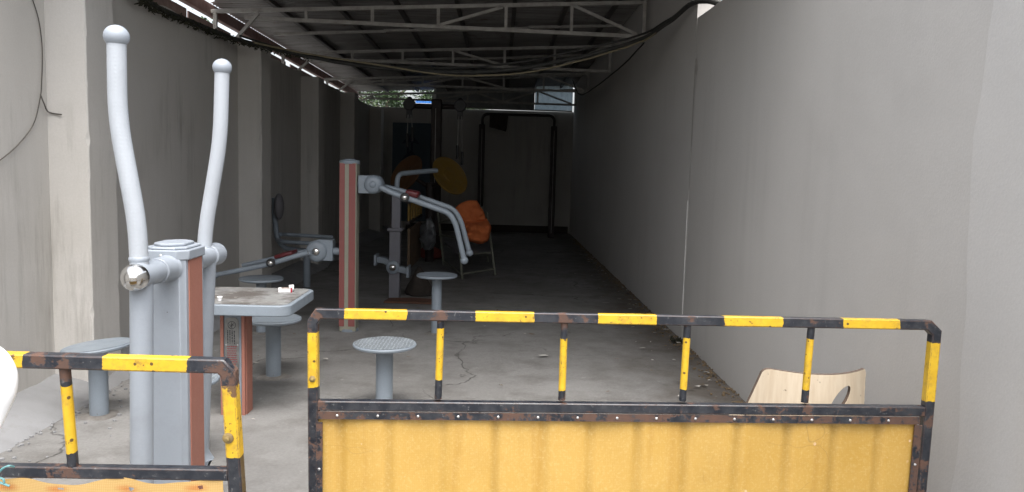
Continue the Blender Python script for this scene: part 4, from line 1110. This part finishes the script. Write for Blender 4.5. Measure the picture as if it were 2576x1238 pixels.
# plastic bag and red cloth near the board
mb = MB(); c = P(1078, 590, 11.6); mb.ball(c, .17, 40, 1.45)
mb.v = [c+Vector(((v-c).x*(.62-.9*((v-c).z if (v-c).z > 0 else 0))*(1+.9*noise.noise(v*9)), (v-c).y*.5*(1+.8*noise.noise(v*11)), (v-c).z*(1+.35*noise.noise(v*8)))) for v in mb.v]
ob = mb.build('plastic_bag', M['plastic'], origin=c); tag(ob, 'thin grey plastic bag hanging between brown board and chair', 'bag')
mb = MB(); c = G(1083, 650); mb.ball(c+Vector((0,0,.08)), .17, 20, .6)
mb.v = [c+Vector(((v-c).x*1.2*(1+.5*noise.noise(v*6)), (v-c).y, max(0, (v-c).z+.08*noise.noise(v*9)))) for v in mb.v]
tag(mb.build('cloth_heap', M['redcloth'], origin=c), 'dull red cloth heap on the floor behind the brown board', 'cloth')

# ---------------------------------------------------------------- plywood chair behind the gate
PY = 3.02
def qp(px, py, d=0): return P(px, py, PY+d)
pcx = qp(2035, 960); ry0 = Vector((pcx.x, PY+.2, 0))
pc_ = thing('plywood_chair', ry0, 'chair with pale curved plywood back and oval hole, by right wall', 'chair')
# back outline in (u across, z) with an oval hole, bent about the vertical
lft, rgt = qp(1895, 1000).x, qp(2172, 1000).x; cxm = (lft+rgt)/2; hw = (rgt-lft)/2
BU = .115; TH = .021
zt4 = qp(2045, 943, -BU).z; zb4 = .42
hc = qp(2109, 1001, -BU*.75)
def edges_at(z):                                        # left and right edge of the board at height z
    t = max(0, zt4-z)
    l = qp(1916, 930).x - .30*t if t < .16 else qp(1916, 930).x-.048-.03*(t-.16)
    r = qp(2180, 935).x - .06*t
    k = max(0, 1-t/.022); k = 1-math.sqrt(max(0, 1-k*k))
    return l+.022*k, r-.014*k
bm = bmesh.new(); NU, NV = 96, 70; gv = []
an = R(48); ca, sa = math.cos(an), math.sin(an); EA, EB = .062, .026
def ell(x, z):
    dx, dz = x-hc.x, z-hc.z; return (dx*ca+dz*sa)/EA, (-dx*sa+dz*ca)/EB
for j_ in range(NV+1):
    z = zt4-(zt4-zb4)*(j_/NV)**1.25; l, r = edges_at(z); row = []
    for i_ in range(NU+1):
        x = l+(r-l)*i_/NU
        if i_ == NU: x += .003*noise.noise(Vector((0, 5, z*60)))
        a_, b_ = ell(x, z); q_ = math.hypot(a_, b_)
        if .82 < q_ < 1.12:
            a_, b_ = a_/q_*EA, b_/q_*EB; xx, zz = hc.x+a_*ca-b_*sa, hc.z+a_*sa+b_*ca
        else: xx, zz = x, z
        row.append(bm.verts.new((xx, 0, zz)))
    gv.append(row)
for j_ in range(NV):
    for i_ in range(NU):
        q4 = [gv[j_][i_], gv[j_][i_+1], gv[j_+1][i_+1], gv[j_+1][i_]]
        c_ = sum((v.co for v in q4), Vector())/4; a_, b_ = ell(c_.x, c_.z)
        if math.hypot(a_, b_) > .97: bm.faces.new(q4)
for v in [v for v in bm.verts if not v.link_faces]: bm.verts.remove(v)
def bend(x, z):
    u = (x-cxm)/hw
    return PY-BU*(1-u*u)-(zt4-z)*.10
ex = bmesh.ops.extrude_face_region(bm, geom=bm.faces[:])
nv = set(v for v in ex['geom'] if isinstance(v, bmesh.types.BMVert))
for v in bm.verts:
    y = bend(v.co.x, v.co.z); v.co.y = y+(TH if v in nv else 0)
    v.co -= ry0
bmesh.ops.recalc_face_normals(bm, faces=bm.faces)
me = bpy.data.meshes.new('backrest')
for f in bm.faces:
    f.material_index = 0 if abs(f.normal.y) > .35 else 1; f.smooth = abs(f.normal.y) > .35
for e in bm.edges:
    if len(e.link_faces) == 2 and e.calc_face_angle(0) > R(40): e.smooth = False
bm.to_mesh(me); bm.free(); me.materials.append(M['wood']); me.materials.append(M['edge'])
bo = bpy.data.objects.new('backrest', me); C.objects.link(bo); bo.parent = pc_
mb = MB(); mb.prism(rrect(.42, .40, .05), Vector((cxm, PY+.17, .44)), (1,0,0), (0,1,0), .014); mb.build('seat', [M['wood']], pc_, bevel=.002)
for sx in (-1, 1):
    for yy in (PY+.0, PY+.33):
        mb = MB(); mb.tube([Vector((cxm+sx*.17, yy, .43)), Vector((cxm+sx*.19, yy+(.03 if yy > PY+.1 else -.03), 0))], .011, 10); mb.build('leg', M['black'], pc_)

# ---------------------------------------------------------------- white object at the left frame edge
wy = 1.35
wp = P(-20, 950, wy)
mr_ = thing('scooter_mirror', Vector((wp.x, wy, 0)), 'smooth white rounded mirror shell at the left edge before the gate', 'mirror')
prof_px = [(862, 4), (872, 22), (888, 38), (905, 48), (930, 58), (950, 60), (975, 58), (1000, 52), (1025, 40), (1045, 30), (1062, 22), (1075, 16), (1085, 10)]
mb = MB(); pr = []
k = wy/F0*1.02; zmid = P(-18, 950, wy).z
for y, r in reversed(prof_px): pr.append((r*k, (950-y)*k))
ss = 10
mb.lathe((wp.x+.002, wy, zmid), [(.0005, pr[0][1]-.002)]+pr+[(.0005, pr[-1][1]+.004)], 48)
mb.v = [Vector((v.x, wy+(v.y-wy)*.55, v.z)) for v in mb.v]
o = mb.build('shell', M['white'], mr_, ang=60)
s_ = o.modifiers.new('sub', 'SUBSURF'); s_.levels = 2; s_.render_levels = 2
mb = MB(); mb.tube([Vector((wp.x, wy, zmid+pr[0][1]+.01)), Vector((wp.x-.03, wy, .9)), Vector((wp.x-.08, wy-.02, 0))], .007, 10); mb.build('stem', M['black'], mr_)

# ---------------------------------------------------------------- litter
rr = random.Random(11)
mb = MB()
for k in range(420):
    y = rr.uniform(4.2, 15); x = XR-.02-abs(rr.gauss(0, .22))-(.0)
    if k % 6 == 0: x = rr.uniform(-1.9, 1.5)
    s = rr.uniform(.006, .024)*(1 if k % 11 else 1.8); a = rr.uniform(0, 6.28)
    c = Vector((x, y, .012)); n3 = 5; vs = []
    for i in range(n3):
        t = a+6.28*i/n3; rr2 = s*rr.uniform(.5, 1.1)
        vs.append(c+Vector((rr2*math.cos(t)*1.5, rr2*math.sin(t)*.7, rr.uniform(0, .008))))
    mb.cur = 0 if rr.random() < .33 else 1
    mb._add(vs, [tuple(range(n3))])
o = mb.build('floor_litter', [M['paper'], M['dryleaf']], kind='stuff', smooth=False); tag(o, 'scraps of paper and dry leaves along the right wall foot', 'litter')
mb = MB()
for k in range(900):                                  # crumbs of earth at the wall foot
    y = rr.uniform(3.2, 17); x = XR-abs(rr.gauss(0, .07)); s = rr.uniform(.004, .015)
    mb.ball((x, y, .0), s, 6, .8)
o = mb.build('crumbled_earth', M['dryleaf'], kind='stuff'); tag(o, 'crumbled earth gathered along the foot of the right wall', 'earth')
mb = MB()
for k in range(160):
    y = rr.uniform(3.4, 6.5); x = XL+.36+rr.uniform(-.05, .5)*rr.random(); s = rr.uniform(.004, .016)
    mb.ball((x, y, .002), s, 6, .6)
o = mb.build('cement_chips', M['kerb'], kind='stuff'); tag(o, 'small cement chips scattered by the left wall foot', 'rubble')
# weed at the joint of the right wall
wq = G(1695, 850)
wd_ = thing('weed', Vector((XR-.08, 6.9, 0)), 'small dark weed growing at the joint of the right wall', 'weed')
mb = MB()
for k in range(45):
    a = rr.uniform(0, 6.28); L = rr.uniform(.02, .06); b0_ = Vector((XR-.06+rr.uniform(-.05,.04), 6.85+rr.uniform(-.08,.08), 0))
    e = b0_+Vector((math.cos(a)*L*.6, math.sin(a)*L*.6, L*.6)); w_ = Vector((-math.sin(a), math.cos(a), 0))*.006
    mb._add([b0_-w_*.5, b0_+w_*.5, e+w_, e+Vector((0,0,.01)), e-w_], [(0,1,2,3,4)])
mb.build('leaves', M['moss'], wd_)

# ---------------------------------------------------------------- beyond the walls
def tree(loc, h, cr, ch_, n, label, seed, mats=('leafa', 'leafb')):
    r_ = random.Random(seed); t = thing('tree', loc, label, 'tree', 'trees beyond the walls'); L = Vector(loc)
    mb = MB(); tops = []
    mb.tube(curve([L, L+Vector((.1,0,h*.35)), L+Vector((-.05,.05,h*.62)), L+Vector((0,0,h*.9))], 5), [.13-.1*i/15 for i in range(16)], 9)
    for k in range(7):
        a = k*2.4; z = h*(.4+.07*k); s0 = L+Vector((0,0,z)); e = s0+Vector((math.cos(a)*cr*.75, math.sin(a)*cr*.75, h*.12))
        mb.tube([s0, s0.lerp(e, .5)+Vector((0,0,.06)), e], [.045, .03, .012], 6); tops.append(e)
    mb.build('trunk', M['bark'], t)
    mb = MB(); cl = []
    for k in range(46):
        while True:
            p = Vector((r_.uniform(-1,1), r_.uniform(-1,1), r_.uniform(-1,1)))
            if .25 < p.length < 1: break
        cl.append((L+Vector((p.x*cr, p.y*cr, h-ch_/2+p.z*ch_/2)), r_.uniform(.22, .5)*cr*.5))
    for k in range(n):
        c, rad_ = cl[r_.randrange(len(cl))]
        d = Vector((r_.gauss(0,1), r_.gauss(0,1), r_.gauss(0,.8)))*rad_*.6
        p = c+d; a = Vector((r_.uniform(-1,1), r_.uniform(-1,1), r_.uniform(-.9,.3))).normalized()*r_.uniform(.05,.11)
        b = a.cross(Vector((r_.uniform(-1,1), r_.uniform(-1,1), r_.uniform(-1,1)))).normalized()*r_.uniform(.012,.025)
        mb.cur = 0 if r_.random() < .55 else 1
        mb._add([p, p+a*.5+b, p+a, p+a*.5-b], [(0,1,2,3)])
    mb.build('crown', [M[mats[0]], M[mats[1]]], t, smooth=False)
tree((-3.0, 21.2, 0), 4.2, 1.5, 2.6, 17000, 'leafy green tree showing over the left end of the back wall', 1)
tree((-1.3, 22.6, 0), 4.0, 1.2, 2.2, 10000, 'darker leafy tree over the middle of the back wall', 2)
tree((-4.75, 11.2, 0), 3.6, .8, 1.2, 2500, 'low tree glimpsed in the eaves gap above the left wall', 3)
bs = thing('site_fence', (-1.3, 19.6, 0), 'bright blue sheet metal fence seen over the back wall', 'fence')
mb = MB(); vs = []; xa, xb = P(1045, 268, 19.6).x, P(1092, 268, 19.6).x+.25
for i in range(61):
    x = xa-.0+(xb-xa)*i/60; vs += [(x, 19.6+.02*(i % 4 < 2), 0), (x, 19.6+.02*(i % 4 < 2), P(1060, 254, 19.6).z)]
mb._add(vs, [(2*i, 2*i+2, 2*i+3, 2*i+1) for i in range(60)]); mb.build('sheet', M['bluesheet'], bs)
mb = MB(); mb.bar((xa, 19.57, 3.0), (xb, 19.57, 3.0), .03, .04); mb.build('rail', M['whitem'], bs)

for o in bpy.data.objects:
    if '_o' in o: del o['_o']
